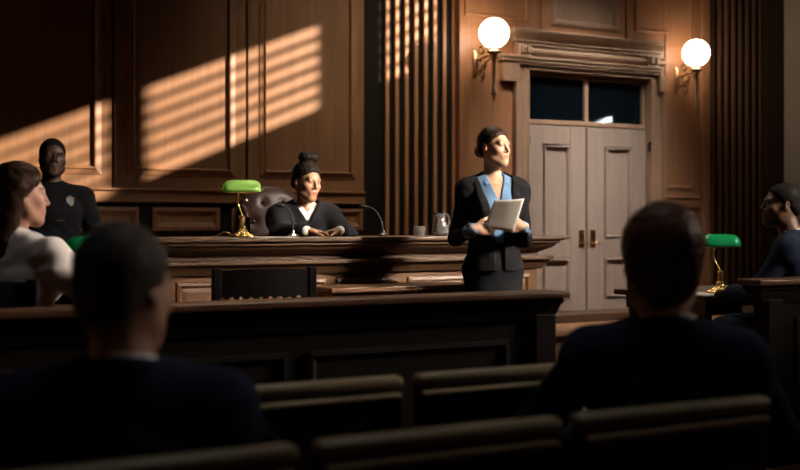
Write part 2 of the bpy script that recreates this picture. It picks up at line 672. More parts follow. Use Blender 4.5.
trim(box(BM(), (XR - 0.045, D - 1.2, 0), (XR, D - 0.02, 7), 0.01, 1), M['plaster'], 'pale pilaster in the right corner')

# ---- door wall boards
bx0, bx1 = wx(459.5), wx(700)
crz = 3.40
g1, g2 = wx(541), wx(626)
cas0, cas1 = wx(512.5), wx(662.5)
bm = BM()
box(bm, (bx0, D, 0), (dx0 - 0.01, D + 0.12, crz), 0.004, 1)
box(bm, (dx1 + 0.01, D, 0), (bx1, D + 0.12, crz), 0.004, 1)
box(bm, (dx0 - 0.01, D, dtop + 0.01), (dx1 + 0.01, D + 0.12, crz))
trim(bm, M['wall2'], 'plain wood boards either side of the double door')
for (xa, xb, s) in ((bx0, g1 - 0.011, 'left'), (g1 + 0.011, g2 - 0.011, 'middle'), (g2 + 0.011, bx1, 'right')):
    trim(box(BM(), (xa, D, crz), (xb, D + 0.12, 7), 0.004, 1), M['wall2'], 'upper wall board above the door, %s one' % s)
MQ = [(0, 0), (0.004, 0.016), (0.03, 0.02), (0.042, 0.012), (0.05, -0.004)]
zU = wz(494, 18.5)
trim(moulding(BM(), rect(bx0 + 0.06, zU, wx(528), 6.2), D, MQ), M['wall2'], 'wall panel above the left wall lamp')
MD = [(0, 0.0), (0.006, 0.02), (0.03, 0.034), (0.06, 0.03), (0.08, 0.002)]
trim(moulding(BM(), rect(wx(551), wz(585, 29), wx(618), 6.2), D, MD), M['casing'], 'framed wall panel above the double door')
zr = wz(650, 33)
L = [(wx(664.5), 1.62), (wx(692), 1.62), (wx(692), 6.2), (wx(635), 6.2), (wx(635), zr), (wx(664.5), zr)]
trim(moulding(BM(), L, D, MQ), M['wall2'], 'stepped wall panel right of the door under the right wall lamp')
bm = BM()
box(bm, (wx(492.2), D - 0.006, 1.62), (wx(493.6), D + 0.01, crz - 0.2))
trim(bm, M['wall2'], 'thin vertical bead under the left wall lamp')
bm = BM()
for (xa, xb) in ((bx0, cas0), (cas1, bx1)):
    box(bm, (xa, D - 0.05, T0 - 0.022), (xb, D + 0.01, T0), 0.006, 1)
    box(bm, (xa, D - 0.03, 1.395), (xb, D + 0.01, T0 - 0.022), 0.006, 1)
trim(bm, M['wall2'], 'chair rail either side of the door')

# ---- door surround: casing, ears, architrave, cushion frieze, consoles, cornice
zdo = dtop
bm = BM()
for s in (0, 1):
    a, b = (cas0, dx0) if s == 0 else (dx1, cas1)
    box(bm, (a, D - 0.045, LAND), (b, D + 0.1, zdo + 0.02), 0.004, 1)
    o = a if s == 0 else b
    sg = 1 if s == 0 else -1
    box(bm, (min(o, o + sg * 0.05), D - 0.075, LAND), (max(o, o + sg * 0.05), D - 0.04, zdo + 0.05), 0.006, 2)
    i = b if s == 0 else a
    box(bm, (min(i, i - sg * 0.022), D - 0.058, LAND), (max(i, i - sg * 0.022), D - 0.04, zdo + 0.02), 0.004, 1)
box(bm, (dx0 - 0.01, D - 0.05, zdo), (dx1 + 0.01, D + 0.1, zdo + 0.06), 0.004, 1)
trim(bm, M['casing'], 'moulded casing round the double door')
er0, er1 = at(505, 0, D - 0.12).x, at(664, 0, D - 0.12).x
bm = BM()
za, zc = zdo + 0.05, 3.10
box(bm, (er0, D - 0.085, zc - 0.30), (cas0 + 0.04, D + 0.02, zc - 0.07), 0.004, 1)
box(bm, (cas1 - 0.04, D - 0.085, zc - 0.30), (er1 - 0.03, D + 0.02, zc - 0.07), 0.004, 1)
box(bm, (er0, D - 0.085, za), (er1 - 0.03, D + 0.02, zc - 0.07), 0.004, 1)
box(bm, (er0 - 0.015, D - 0.105, zc - 0.07), (er1 - 0.015, D + 0.02, zc - 0.03), 0.008, 2)
box(bm, (er0 - 0.03, D - 0.125, zc - 0.03), (er1, D + 0.02, zc), 0.006, 2)
trim(bm, M['casing'], 'eared architrave above the transom window')
bm = BM()
prof = [(0.0, 3.10)] + [(-0.03 - 0.06 * math.sin(PI * t / 10), 3.10 + 0.125 * t / 10) for t in range(11)] + [(0.0, 3.225)]
prism(bm, prof, (cas0 + 0.02, D, 0), (0, 1, 0), (0, 0, 1), (cas1 - cas0 - 0.04, 0, 0))
trim(bm, M['casing'], 'rounded cushion frieze over the door', True)
for (pa, pb, s) in ((514, 527, 'left'), (642, 654, 'right')):
    bm = BM()
    xa, xb = wx(pa), wx(pb)
    box(bm, (xa, D - 0.10, 3.10), (xb, D + 0.01, 3.225), 0.004, 1)
    for q in (0.12, 0.55):
        box(bm, (xa + (xb - xa) * q, D - 0.145, 3.125), (xa + (xb - xa) * (q + 0.33), D - 0.09, 3.215), 0.012, 2)
    trim(bm, M['casing'], '%s carved console block under the door cornice' % s)
bm = BM()
def cx_(px, ov):
    return at(px, 0, D - ov).x


for (ov, z0, z1, bv) in ((0.075, 3.222, 3.245, 0.006), (0.095, 3.26, 3.28, 0.008), (0.155, 3.352, 3.372, 0.006), (0.17, 3.372, 3.40, 0.004)):
    e_ = (ov - 0.075) * 25
    box(bm, (cx_(516 - e_, ov), D - ov, z0), (cx_(662 + e_, ov), D + 0.02, z1), bv, 2)
n_ = 8
for i in range(n_):
    t0, t1 = i / n_, (i + 1) / n_
    o0, o1 = 0.08 + 0.07 * (1 - math.cos(t0 * PI / 2)), 0.08 + 0.07 * (1 - math.cos(t1 * PI / 2))
    frustum(bm, cx_(515.5 - 2 * t0, o0), cx_(662.5 + 2 * t0, o0), D - o0, D + 0.02, 3.28 + 0.072 * t0, cx_(515.5 - 2 * t1, o1), cx_(662.5 + 2 * t1, o1), D - o1, D + 0.02, 3.28 + 0.072 * t1)
box(bm, (cx_(517, 0.06), D - 0.06, 3.222), (cx_(661, 0.06), D + 0.02, 3.262))
trim(bm, M['casing'], 'projecting cornice above the door')

# ---- double door
zl = wz(588, 126.5)
xs = wx(589)
YD = D + 0.045
for k, (a, b) in enumerate(((dx0 + 0.004, xs - 0.013), (xs + 0.013, dx1 - 0.004))):
    dr = struct('door_%d' % (k + 1), box(BM(), (a, YD + 0.03, LAND + 0.005), (b, YD + 0.075, zl - 0.005)), M['door'],
                label=('left leaf of the grey-brown double door, behind the attorney' if k == 0 else 'right leaf of the grey-brown double door, farther from the attorney'), cat='door')
    dr['kind'] = 'structure'
    wl = b - a
    sa, sb = a + wl * 0.29, b - wl * 0.26
    if k == 1:
        sa, sb = a + wl * 0.28, b - wl * 0.255
    zz = [LAND + 0.005, wz(606, 299), wz(606, 257), wz(606, 239), wz(606, 146), zl - 0.005]
    bm = BM()
    box(bm, (a, YD, zz[0]), (sa, YD + 0.035, zz[5]), 0.003, 1)
    box(bm, (sb, YD, zz[0]), (b, YD + 0.035, zz[5]), 0.003, 1)
    for (z0, z1) in ((zz[0], zz[1]), (zz[2], zz[3]), (zz[4], zz[5])):
        box(bm, (sa, YD + 0.001, z0), (sb, YD + 0.035, z1), 0.003, 1)
    obj('stile', bm, M['door'], dr)
    PM = [(0, -0.025), (0.014, -0.025), (0.016, 0.010), (0.028, 0.016), (0.038, 0.010), (0.042, -0.02)]
    for (z0, z1) in ((zz[1], zz[2]), (zz[3], zz[4])):
        obj('door_panel', moulding(BM(), rect(sa, z0, sb, z1), YD, PM), M['door'], dr)
    xc = (b - 0.07) if k == 0 else (a + 0.075)
    zh0, zh1 = wz(589, 248), wz(589, 230)
    h = obj('handle_plate', box(BM(), (xc - 0.04, YD - 0.012, zh0), (xc + 0.04, YD + 0.004, zh1), 0.006, 2), M['brass'], dr)
    h['label'] = 'brass handle plate'
    bm = BM()
    zk = zh0 + 0.06
    tube(bm, [(xc, YD - 0.01, zk), (xc, YD - 0.05, zk), (xc + 0.01, YD - 0.062, zk), (xc + 0.07, YD - 0.06, zk - 0.006)], [0.012, 0.011, 0.011, 0.009], 10)
    obj('lever', bm, M['brass'], h, True)
    bm = BM()
    lathe(bm, [(0.0, 0), (0.014, 0.001), (0.014, 0.008), (0, 0.009)], (xc, YD - 0.012, zh1 - 0.05), 14, Matrix.Rotation(PI / 2, 4, 'X'))
    obj('keyhole_cover', bm, M['iron'], h, True)
    hx = dx0 - 0.004 if k == 0 else dx1 + 0.004
    for zc_ in (wz(hx, 0) and (wz(530, 140) if k == 0 else wz(648, 147)), LAND + 0.35):
        bm = BM()
        tube(bm, [(hx, YD - 0.075, zc_ - 0.065), (hx, YD - 0.075, zc_ + 0.065)], 0.02, 10)
        box(bm, (hx - 0.03, YD - 0.08, zc_ - 0.05), (hx + 0.03, YD - 0.062, zc_ + 0.05))
        obj('hinge', bm, M['iron'], dr)

# ---- transom window
z0, z1 = zl + 0.005, zdo - 0.002
bm = BM()
box(bm, (dx0 + 0.01, YD + 0.0, z0), (dx1 - 0.01, YD + 0.06, z0 + 0.055), 0.006, 2)
box(bm, (dx0 + 0.01, YD + 0.0, z1 - 0.055), (dx1 - 0.01, YD + 0.06, z1), 0.006, 2)
for (a, b) in ((dx0 + 0.01, dx0 + 0.06), (xs - 0.028, xs + 0.028), (dx1 - 0.06, dx1 - 0.01)):
    box(bm, (a, YD + 0.001, z0), (b, YD + 0.06, z1), 0.006, 2)
wn = struct('window_1', bm, M['casing'], label='dark two-pane transom window above the double door', cat='window')


def pane_mat():
    m, t, b = new_mat('transom_glass')
    b.inputs['Base Color'].default_value = (0.004, 0.007, 0.010, 1)
    b.inputs['Roughness'].default_value = 0.05
    tr = t.nodes.new('ShaderNodeBsdfTransparent')
    tr.inputs['Color'].default_value = (0.75, 0.85, 0.9, 1)
    mx = t.nodes.new('ShaderNodeMixShader')
    mx.inputs[0].default_value = 0.55
    t.links.new(b.outputs[0], mx.inputs[1])
    t.links.new(tr.outputs[0], mx.inputs[2])
    t.links.new(mx.outputs[0], t.nodes['Material Output'].inputs['Surface'])
    return m


M['tpane'] = pane_mat()
for (a, b) in ((dx0 + 0.05, xs - 0.02), (xs + 0.02, dx1 - 0.05)):
    obj('pane', box(BM(), (a, YD + 0.03, z0 + 0.04), (b, YD + 0.036, z1 - 0.04)), M['tpane'], wn)
# corridor behind the transom, plus an added white wedge standing for a reflection
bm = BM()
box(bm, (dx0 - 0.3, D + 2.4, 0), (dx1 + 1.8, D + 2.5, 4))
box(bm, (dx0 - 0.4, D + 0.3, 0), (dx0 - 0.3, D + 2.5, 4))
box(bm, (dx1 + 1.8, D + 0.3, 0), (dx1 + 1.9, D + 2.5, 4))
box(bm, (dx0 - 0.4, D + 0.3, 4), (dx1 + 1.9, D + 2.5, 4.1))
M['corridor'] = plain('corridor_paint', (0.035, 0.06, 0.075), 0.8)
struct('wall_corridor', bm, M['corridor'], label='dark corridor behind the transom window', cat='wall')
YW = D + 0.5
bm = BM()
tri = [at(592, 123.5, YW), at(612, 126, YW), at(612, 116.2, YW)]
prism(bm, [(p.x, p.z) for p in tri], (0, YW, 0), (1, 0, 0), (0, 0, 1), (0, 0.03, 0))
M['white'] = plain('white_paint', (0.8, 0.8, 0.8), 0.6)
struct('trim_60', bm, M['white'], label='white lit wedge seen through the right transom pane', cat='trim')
pl = bpy.data.lights.new('corridor_lamp', 'SPOT')  # added spot to light the white wedge, no real lamp there
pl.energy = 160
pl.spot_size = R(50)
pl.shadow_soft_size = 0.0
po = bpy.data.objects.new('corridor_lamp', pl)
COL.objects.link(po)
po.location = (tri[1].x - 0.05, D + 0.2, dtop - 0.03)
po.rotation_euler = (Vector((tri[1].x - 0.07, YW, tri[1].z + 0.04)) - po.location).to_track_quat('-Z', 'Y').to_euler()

# ---- landing steps in front of the door
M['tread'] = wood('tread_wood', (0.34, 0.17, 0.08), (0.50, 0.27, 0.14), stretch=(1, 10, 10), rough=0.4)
bm = BM()
box(bm, (wx(455), 9.02, 0), (wx(700), 10.12, 0.062), 0.004, 1)
struct('floor_step', bm, M['bench'], label='low broad step in front of the double door', cat='step')
bm = BM()
nx, ny = 16, 4
xa, xb = wx(455) + 0.01, wx(700) - 0.01
for i in range(nx):
    for j in range(ny):
        sx = (xb - xa) / nx
        sy = 1.08 / ny
        off = 0.0 if j % 2 == 0 else 0.0
        box(bm, (xa + i * sx + 0.004, 9.03 + j * sy + 0.004, 0.058), (xa + (i + 1) * sx - 0.004, 9.03 + (j + 1) * sy - 0.004, 0.07), 0.003, 1)
struct('floor_tread', bm, M['tread'], label='tiled wooden tread lit in front of the double door', cat='step')
struct('floor_landing', box(BM(), (wx(455), 10.12, 0), (wx(700), D + 0.4, LAND), 0.006, 1), M['bench'], label='dark sill landing directly under the double door', cat='step')

# ================================================================== FURNITURE
# ---- wall lamps
def sconce(ppx, gpx, gpy, label):
    base = at(ppx, 66, D)
    x = base.x
    rx = (gpx - 400) / FPX
    ry = x * (CA - SA * rx) / (CA * rx + SA)
    gz = at(gpx, gpy, ry).z
    e = D - ry
    t = thing('wall_lamp', label, 'lamp', (x, D, 0), 0, 'globe wall lamps beside the door')
    bm = BM()
    box(bm, (-0.035, -0.022, gz - 0.44), (0.035, 0.0, gz - 0.13), 0.02, 3)
    box(bm, (-0.025, -0.034, gz - 0.41), (0.025, -0.02, gz - 0.16), 0.012, 2)
    obj('back_plate', bm, M['oldbrass'], t, True, True)
    bm = BM()
    tube(bm, [(0, -0.02, gz - 0.235), (0, -0.07, gz - 0.25), (0, -0.2, gz - 0.235), (0, -e, gz - 0.225)], [0.022, 0.015, 0.014, 0.02], 12)
    obj('arm', bm, M['oldbrass'], t, True)
    for (cz, cy, r, sg, turn) in ((gz - 0.14, -0.13, 0.075, 1, 1.6), (gz - 0.30, -0.15, 0.085, -1, 1.6), (gz - 0.42, -0.14, 0.07, -1, 1.5)):
        pts = []
        for i in range(30):
            q = i / 29
            a = sg * q * turn * 2 * PI * 0.75
            rr = r * (1 - 0.75 * q)
            pts.append((0, cy + rr * math.cos(a + PI * 0.5 * sg) * 0.9, cz + rr * math.sin(a + PI * 0.5 * sg)))
        bm = BM()
        tube(bm, pts, [0.0125 - 0.004 * i / 29 for i in range(30)], 8)
        obj('scroll', bm, M['scroll'], t, True)
    bm = BM()
    tube(bm, [(0, -0.03, gz - 0.40), (0, -0.12, gz - 0.36), (0, -0.22, gz - 0.30), (0, -e + 0.01, gz - 0.24)], 0.009, 8)
    obj('brace', bm, M['oldbrass'], t, True)
    bm = BM()
    lathe(bm, [(0, gz - 0.74), (0.012, gz - 0.73), (0.02, gz - 0.71), (0.012, gz - 0.69), (0.03, gz - 0.665), (0.034, gz - 0.645), (0.02, gz - 0.625), (0.03, gz - 0.61), (0.022, gz - 0.595), (0.016, gz - 0.57), (0.026, gz - 0.42),
               (0.024, gz - 0.33), (0.03, gz - 0.27), (0.045, gz - 0.25), (0.03, gz - 0.235)], (0, -e, 0), 20)
    obj('stem', bm, M['oldbrass'], t, True)
    bm = BM()
    lathe(bm, [(0.03, gz - 0.24), (0.055, gz - 0.225), (0.075, gz - 0.215), (0.08, gz - 0.2), (0.05, gz - 0.19), (0.046, gz - 0.165), (0.055, gz - 0.15), (0.05, gz - 0.14)], (0, -e, 0), 24)
    obj('globe_holder', bm, M['oldbrass'], t, True)
    bm = BM()
    bmesh.ops.create_uvsphere(bm, u_segments=40, v_segments=24, radius=0.163)
    bmesh.ops.translate(bm, verts=bm.verts, vec=(0, -e, gz))
    obj('globe', bm, M['globe'], t, True)
    return t


sconce(475, 494, 33, 'globe wall lamp left of the door, above the standing attorney')
sconce(676.5, 696, 53, 'globe wall lamp right of the door, beside the dim slat screen')

# ---- judge's bench
BX0, BX1, BY = 1.70, at(565, 235, 6.05).x, 6.05
b = thing('judge_bench', "long dark walnut judge's bench with moulded top and lower ledge", 'bench', (0, 0, 0))
bm = BM()
box(bm, (BX0, BY, 1.088), (BX1, 6.66, 1.115), 0.007, 2)
box(bm, (BX0 + 0.02, BY + 0.02, 1.066), (BX1 - 0.02, 6.64, 1.088), 0.008, 2)
obj('counter_top', bm, M['bench'], b)
bm = BM()
for k in range(6):
    t0, t1 = k / 6, (k + 1) / 6
    o0, o1 = 0.13 - 0.09 * math.sin(t0 * PI / 2), 0.13 - 0.09 * math.sin(t1 * PI / 2)
    frustum(bm, BX0 + o0, BX1 - o0, BY + o0, 6.22, 1.005 + 0.061 * t0, BX0 + o1, BX1 - o1, BY + o1, 6.22, 1.005 + 0.061 * t1)
box(bm, (BX0 + 0.13, BY + 0.13, 0.96), (BX1 - 0.13, 6.2, 1.01))
obj('frieze', bm, M['bench'], b)
bm = BM()
box(bm, (BX0 + 0.055, BY + 0.045, 0.955), (BX1 - 0.055, 6.2, 0.98), 0.006, 2)
frustum(bm, BX0 + 0.12, BX1 - 0.12, BY + 0.11, 6.2, 0.895, BX0 + 0.075, BX1 - 0.075, BY + 0.065, 6.2, 0.955)
obj('ledge', bm, M['bench'], b)
bm = BM()
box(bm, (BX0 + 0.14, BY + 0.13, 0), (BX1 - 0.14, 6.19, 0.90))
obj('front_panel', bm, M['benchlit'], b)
n = 5
for i in range(n):
    w_ = (BX1 - BX0 - 0.34) / n
    xa = BX0 + 0.17 + i * w_
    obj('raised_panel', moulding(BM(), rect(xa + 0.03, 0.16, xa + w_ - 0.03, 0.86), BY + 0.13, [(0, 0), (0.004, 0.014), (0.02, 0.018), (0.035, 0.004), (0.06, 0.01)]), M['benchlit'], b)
for (xa, xb) in ((BX0 + 0.14, BX0 + 0.19), (BX1 - 0.19, BX1 - 0.14)):
    obj('end_panel', box(BM(), (xa, 6.19, 0), (xb, 6.6, 1.066)), M['bench'], b)
obj('plinth', box(BM(), (BX0 + 0.12, BY + 0.10, 0), (BX1 - 0.12, 6.2, 0.12), 0.006, 1), M['bench'], b)
struct('floor_dais', box(BM(), (BX0 + 0.2, 6.2, 0), (BX1 - 0.2, 8.6, 0.25)), M['floor'], label="raised dais behind the judge's bench", cat='dais')

t = thing('clerk_desk', 'low reddish clerk desk in front of the bench, right of the black chair', 'desk', (0, 0, 0))
cx0, cx1 = at(326, 286, 5.8).x, at(470, 286, 5.8).x
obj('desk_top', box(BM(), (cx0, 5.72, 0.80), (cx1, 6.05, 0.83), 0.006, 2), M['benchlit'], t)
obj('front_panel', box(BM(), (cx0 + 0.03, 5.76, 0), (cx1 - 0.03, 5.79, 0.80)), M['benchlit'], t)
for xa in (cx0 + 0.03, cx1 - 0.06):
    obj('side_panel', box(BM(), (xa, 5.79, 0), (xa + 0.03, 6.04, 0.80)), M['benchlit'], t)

# ---- gallery rails
def rail(x0, x1, post_left, zt, label):
    t = thing('gallery_rail', label, 'rail', ((x0 + x1) / 2, 3.96, 0), 0)
    a, b_ = x0 - (x0 + x1) / 2, x1 - (x0 + x1) / 2
    bm = BM()
    box(bm, (a, -0.08, zt - 0.03), (b_, 0.08, zt), 0.008, 2)
    obj('top_rail', bm, M['railcap'], t)
    bm = BM()
    box(bm, (a + 0.02, -0.06, zt - 0.055), (b_ - 0.02, 0.06, zt - 0.03), 0.008, 2)
    frustum(bm, a + 0.06, b_ - 0.06, -0.035, 0.035, zt - 0.12, a + 0.03, b_ - 0.03, -0.05, 0.05, zt - 0.055)
    obj('moulding', bm, M['rail'], t)
    obj('panel', box(BM(), (a + 0.09, -0.025, 0.0), (b_ - 0.09, 0.025, zt - 0.11)), M['rail'], t)
    xp = (a + 0.14) if post_left else (b_ - 0.11)
    obj('end_post', box(BM(), (xp - 0.055, -0.05, 0), (xp + 0.055, 0.05, zt - 0.1), 0.006, 1), M['rail'], t)
    n = 4
    for i in range(n):
        w_ = (b_ - a - 0.5) / n
        xa = a + 0.25 + i * w_
        obj('raised_panel', moulding(BM(), rect(xa + 0.04, 0.14, xa + w_ - 0.04, zt - 0.2), -0.025, [(0, 0), (0.004, 0.012), (0.02, 0.014), (0.04, 0.002)]), M['rail'], t)
    obj('skirting', box(BM(), (a + 0.085, -0.045, 0), (b_ - 0.085, 0.045, 0.1), 0.006, 1), M['rail'], t)
    return t


rail(-1.6, at(560, 290, 3.96).x, False, 0.905, 'long dark gallery rail in front of the well, left of the opening')
rail(at(748, 278, 3.96).x, 6.4, True, 0.925, 'dark gallery rail at the right edge, beside the seated listener')

# ---- public seats
def seat_unit(name, label, xc, y, group):
    t = thing(name, label, 'seat', (xc, y, 0), 0, group)
    hw = 0.276
    bm = BM()
    box(bm, (-hw, -0.004, 0.30), (hw, 0.022, 0.775), 0.008, 2)
    obj('backrest', bm, M['seat'], t)
    bm = BM()
    box(bm, (-hw, -0.018, 0.765), (hw, 0.032, 0.80), 0.015, 4)
    obj('top_cap', bm, M['seatcap'], t, True, True)
    bm = BM()
    box(bm, (-hw + 0.012, -0.022, 0.744), (hw - 0.012, 0.0, 0.757), 0.004, 2)
    o = obj('bead', bm, M['bead'], t)
    bm = BM()
    box(bm, (-hw + 0.02, 0.03, 0.295), (hw - 0.02, 0.43, 0.33), 0.012, 2)
    obj('seat', bm, M['seat'], t)
    for s in (-1, 1):
        bm = BM()
        xs_ = s * (hw - 0.015)
        prism(bm, [(0.0, 0), (0.36, 0), (0.42, 0.295), (0.0, 0.295)], (xs_ - 0.012, 0.0, 0), (0, 1, 0), (0, 0, 1), (0.024, 0, 0))
        obj('side_support', bm, M['seat'], t)
    return t


G1, G2 = 'public seats of the front row', 'public seats of the second row'
s1 = seat_unit('public_seat', 'wooden public seat back behind the grey-haired man at the bottom left', 0.52, 1.86, G1)
dup(s1, (1.11, 1.86, 0), 0, 'empty wooden public seat back at the bottom centre, nearest to the viewer')
dup(s1, (1.705, 1.86, 0), 0, 'wooden public seat back directly behind the brown-haired man in navy')
s2 = dup(s1, (1.12, 2.56, 0), 0, 'empty wooden public seat back just right of the grey-haired man, below the rail', G2)
dup(s1, (1.715, 2.56, 0), 0, 'empty wooden public seat back just left of the brown-haired man, below the rail end', G2)
dup(s1, (0.525, 2.56, 0), 0, 'wooden public seat back hidden in front of the grey-haired man', G2)
dup(s1, (2.31, 2.56, 0), 0, 'wooden public seat back in front of the brown-haired man', G2)

# ---- slat-back chairs
def slat_chair(name, label, loc, rz, w=0.5, group=None):
    """sitter faces +Y, the back stands at y = 0"""
    t = thing(name, label, 'chair', loc, rz, group)
    h = w / 2
    bm = BM()
    # wide, slightly curved top rail
    n = 12
    pts = [(-h + 0.03 + (w - 0.06) * i / n, 0.025 * math.sin(PI * i / n)) for i in range(n + 1)]
    for i in range(n):
        (xa, ya), (xb, yb) = pts[i], pts[i + 1]
        vs = [(xa, -ya - 0.012, 0.855), (xb, -yb - 0.012, 0.855), (xb, -yb + 0.012, 0.855), (xa, -ya + 0.012, 0.855)]
        lo = [bm.verts.new(v) for v in vs]
        hi = [bm.verts.new((v[0], v[1], 0.975 + 0.012 * math.sin(PI * (v[0] + h) / w))) for v in vs]
        bm.faces.new(lo[::-1])
        bm.faces.new(hi)
        for q in range(4):
            r_ = (q + 1) % 4
            bm.faces.new((lo[q], lo[r_], hi[r_], hi[q]))
    bmesh.ops.remove_doubles(bm, verts=bm.verts, dist=1e-5)
    obj('top_rail', bm, M['black_wood'], t)
    for s in (-1, 1):
        bm = BM()
        box(bm, (s * (h - 0.02) - 0.02, -0.02, 0), (s * (h - 0.02) + 0.02, 0.02, 0.99), 0.006, 2)
        obj('leg', bm, M['black_wood'], t)
        bm = BM()
        box(bm, (s * (h - 0.025) - 0.018, 0.40, 0), (s * (h - 0.025) + 0.018, 0.436, 0.43), 0.006, 2)
        obj('leg', bm, M['black_wood'], t)
    for i in range(9):
        x = -h + 0.065 + (w - 0.13) * i / 8
        obj('slat', box(BM(), (x - 0.012, -0.016, 0.50), (x + 0.012, -0.004, 0.865)), M['black_wood'], t)
    obj('lower_rail', box(BM(), (-h + 0.03, -0.018, 0.48), (h - 0.03, 0.012, 0.52), 0.004, 1), M['black_wood'], t)
    obj('seat', box(BM(), (-h, 0.0, 0.42), (h, 0.45, 0.46), 0.014, 3), M['black_wood'], t)
    for s in (-1, 1):
        obj('stretcher', box(BM(), (s * (h - 0.022) - 0.01, 0.02, 0.18), (s * (h - 0.022) + 0.01, 0.41, 0.205)), M['black_wood'], t)
    return t


pc = atd(265, 265, 5.25)
slat_chair('slat_back_chair', 'empty black slat-back chair standing before the bench', (pc.x, pc.y, 0), R(-4), 0.51)

# ---- counsel tables
def table(name, label, x0, x1, y0, y1, zt):
    cx, cy = (x0 + x1) / 2, (y0 + y1) / 2
    t = thing(name, label, 'table', (cx, cy, 0), 0)
    a, c = (x1 - x0) / 2, (y1 - y0) / 2
    bm = BM()
    box(bm, (-a, -c, zt - 0.035), (a, c, zt), 0.008, 2)
    obj('table_top', bm, M['table'], t)
    obj('apron', box(BM(), (-a + 0.06, -c + 0.06, zt - 0.12), (a - 0.06, c - 0.06, zt - 0.034)), M['table'], t)
    for sx in (-1, 1):
        for sy in (-1, 1):
            bm = BM()
            lathe(bm, [(0.028, 0), (0.034, 0.03), (0.026, 0.08), (0.038, 0.3), (0.03, 0.55), (0.042, 0.6), (0.042, zt - 0.034)], (sx * (a - 0.1), sy * (c - 0.1), 0), 14)
            obj('leg', bm, M['table'], t, True, True)
    return t


table('counsel_table', 'dark counsel table at the right, carrying a green lamp and papers', 4.80, 6.2, 5.0, 5.85, 0.76)
table('counsel_table', 'dark counsel table at the left, in front of the officer', -0.3, 1.55, 5.35, 6.15, 0.76)

# ---- banker's lamps
def desk_lamp(label, loc, rz, mat, power, col, cord=False, sc=1.0):
    t = thing('desk_lamp', label, 'lamp', loc, rz, "green banker's lamps")
    t.scale = (sc, sc, sc)
    bm = BM()
    lathe(bm, [(0, 0), (0.082, 0.0), (0.084, 0.006), (0.078, 0.014), (0.06, 0.02), (0.04, 0.032), (0.026, 0.052), (0.021, 0.066), (0.0, 0.068)], seg=64, flute=(12, 0.09, 0.005, 0.055))
    obj('base', bm, M['brass'], t, True)
    bm = BM()
    lathe(bm, [(0.022, 0.062), (0.025, 0.066), (0.025, 0.072), (0.019, 0.076), (0.0205, 0.125), (0.025, 0.128), (0.025, 0.136), (0.012, 0.142), (0.0, 0.146)], seg=24)
    obj('stem', bm, M['brass'], t, True, True)
    bm = BM()
    tube(bm, [(0, 0, 0.138), (-0.004, 0.008, 0.155), (-0.014, 0.028, 0.185), (-0.024, 0.04, 0.22), (-0.027, 0.036, 0.255), (-0.024, 0.02, 0.285), (-0.016, 0.004, 0.305), (-0.008, 0, 0.318)], 0.0065, 10)
    obj('arm', bm, M['brass'], t, True)
    # shade: trough of cased glass, long axis x
    bm = BM()
    L_, Wd, H_ = 0.122, 0.072, 0.076
    nu, nv = 28, 14
    grid = []
    for i in range(nu + 1):
        q = -1 + 2 * i / nu
        x = L_ * math.sin(q * PI / 2)
        f = max(0.0, 1 - abs(math.sin(q * PI / 2)) ** 5) ** 0.36
        row = []
        for j in range(nv + 1):
            a = PI * j / nv
            row.append(bm.verts.new((x, -Wd * f * math.cos(a), 0.292 + H_ * (f ** 0.8) * math.sin(a) ** 0.8)))
        grid.append(row)
    for i in range(nu):
        for j in range(nv):
            try:
                bm.faces.new((grid[i][j], grid[i + 1][j], grid[i + 1][j + 1], grid[i][j + 1]))
            except ValueError:
                pass
    bmesh.ops.remove_doubles(bm, verts=bm.verts, dist=1e-5)
    sh = obj('lamp_shade', bm, mat, t, True)
    sh['label'] = 'green glass shade'
    md = sh.modifiers.new('thick', 'SOLIDIFY')
    md.thickness = 0.004
    md.offset = 1
    bm = BM()
    # brass rim round the mouth of the shade
    ring = []
    for i in range(48):
        a = 2 * PI * i / 48
        c_, s_ = math.cos(a), math.sin(a)
        ring.append((L_ * 0.99 * math.copysign(abs(c_) ** 0.55, c_), Wd * 0.98 * math.copysign(abs(s_) ** 0.75, s_), 0.29))
    tube(bm, ring + [ring[0]], 0.0035, 8, False)
    obj('rim', bm, M['brass'], sh, True)
    bm = BM()
    tube(bm, [(-L_ - 0.001, 0, 0.305), (-L_ - 0.022, 0, 0.305)], 0.006, 10)
    bmesh.ops.create_uvsphere(bm, u_segments=12, v_segments=8, radius=0.010, matrix=Matrix.Translation((-L_ - 0.026, 0, 0.305)))
    obj('pivot_knob', bm, M['brass'], sh, True)
    bm = BM()
    tube(bm, [(L_ + 0.001, 0, 0.305), (L_ + 0.016, 0, 0.305)], 0.007, 10)
    obj('pivot_knob', bm, M['brass'], sh, True)
    bm = BM()
    tube(bm, [(-0.07, 0, 0.318), (0.07, 0, 0.318)], 0.011, 12)
    obj('bulb', bm, emit('lamp_bulb', (1.0, 0.86, 0.62), power), t, True)
    bm = BM()
    tube(bm, [(0.03, -0.02, 0.31), (0.03, -0.022, 0.24)], 0.0014, 6)
    bmesh.ops.create_uvsphere(bm, u_segments=8, v_segments=6, radius=0.005, matrix=Matrix.Translation((0.03, -0.022, 0.238)))
    obj('pull_chain', bm, M['brass'], t)
    if cord:
        bm = BM()
        tube(bm, [(-0.06, 0.02, 0.012), (-0.09, 0.03, 0.03), (-0.12, 0.03, 0.034), (-0.15, 0.04, 0.018), (-0.17, 0.06, 0.006), (-0.19, 0.12, 0.006)], 0.004, 8)
        obj('cord', bm, M['brass'], t, True)
    return t


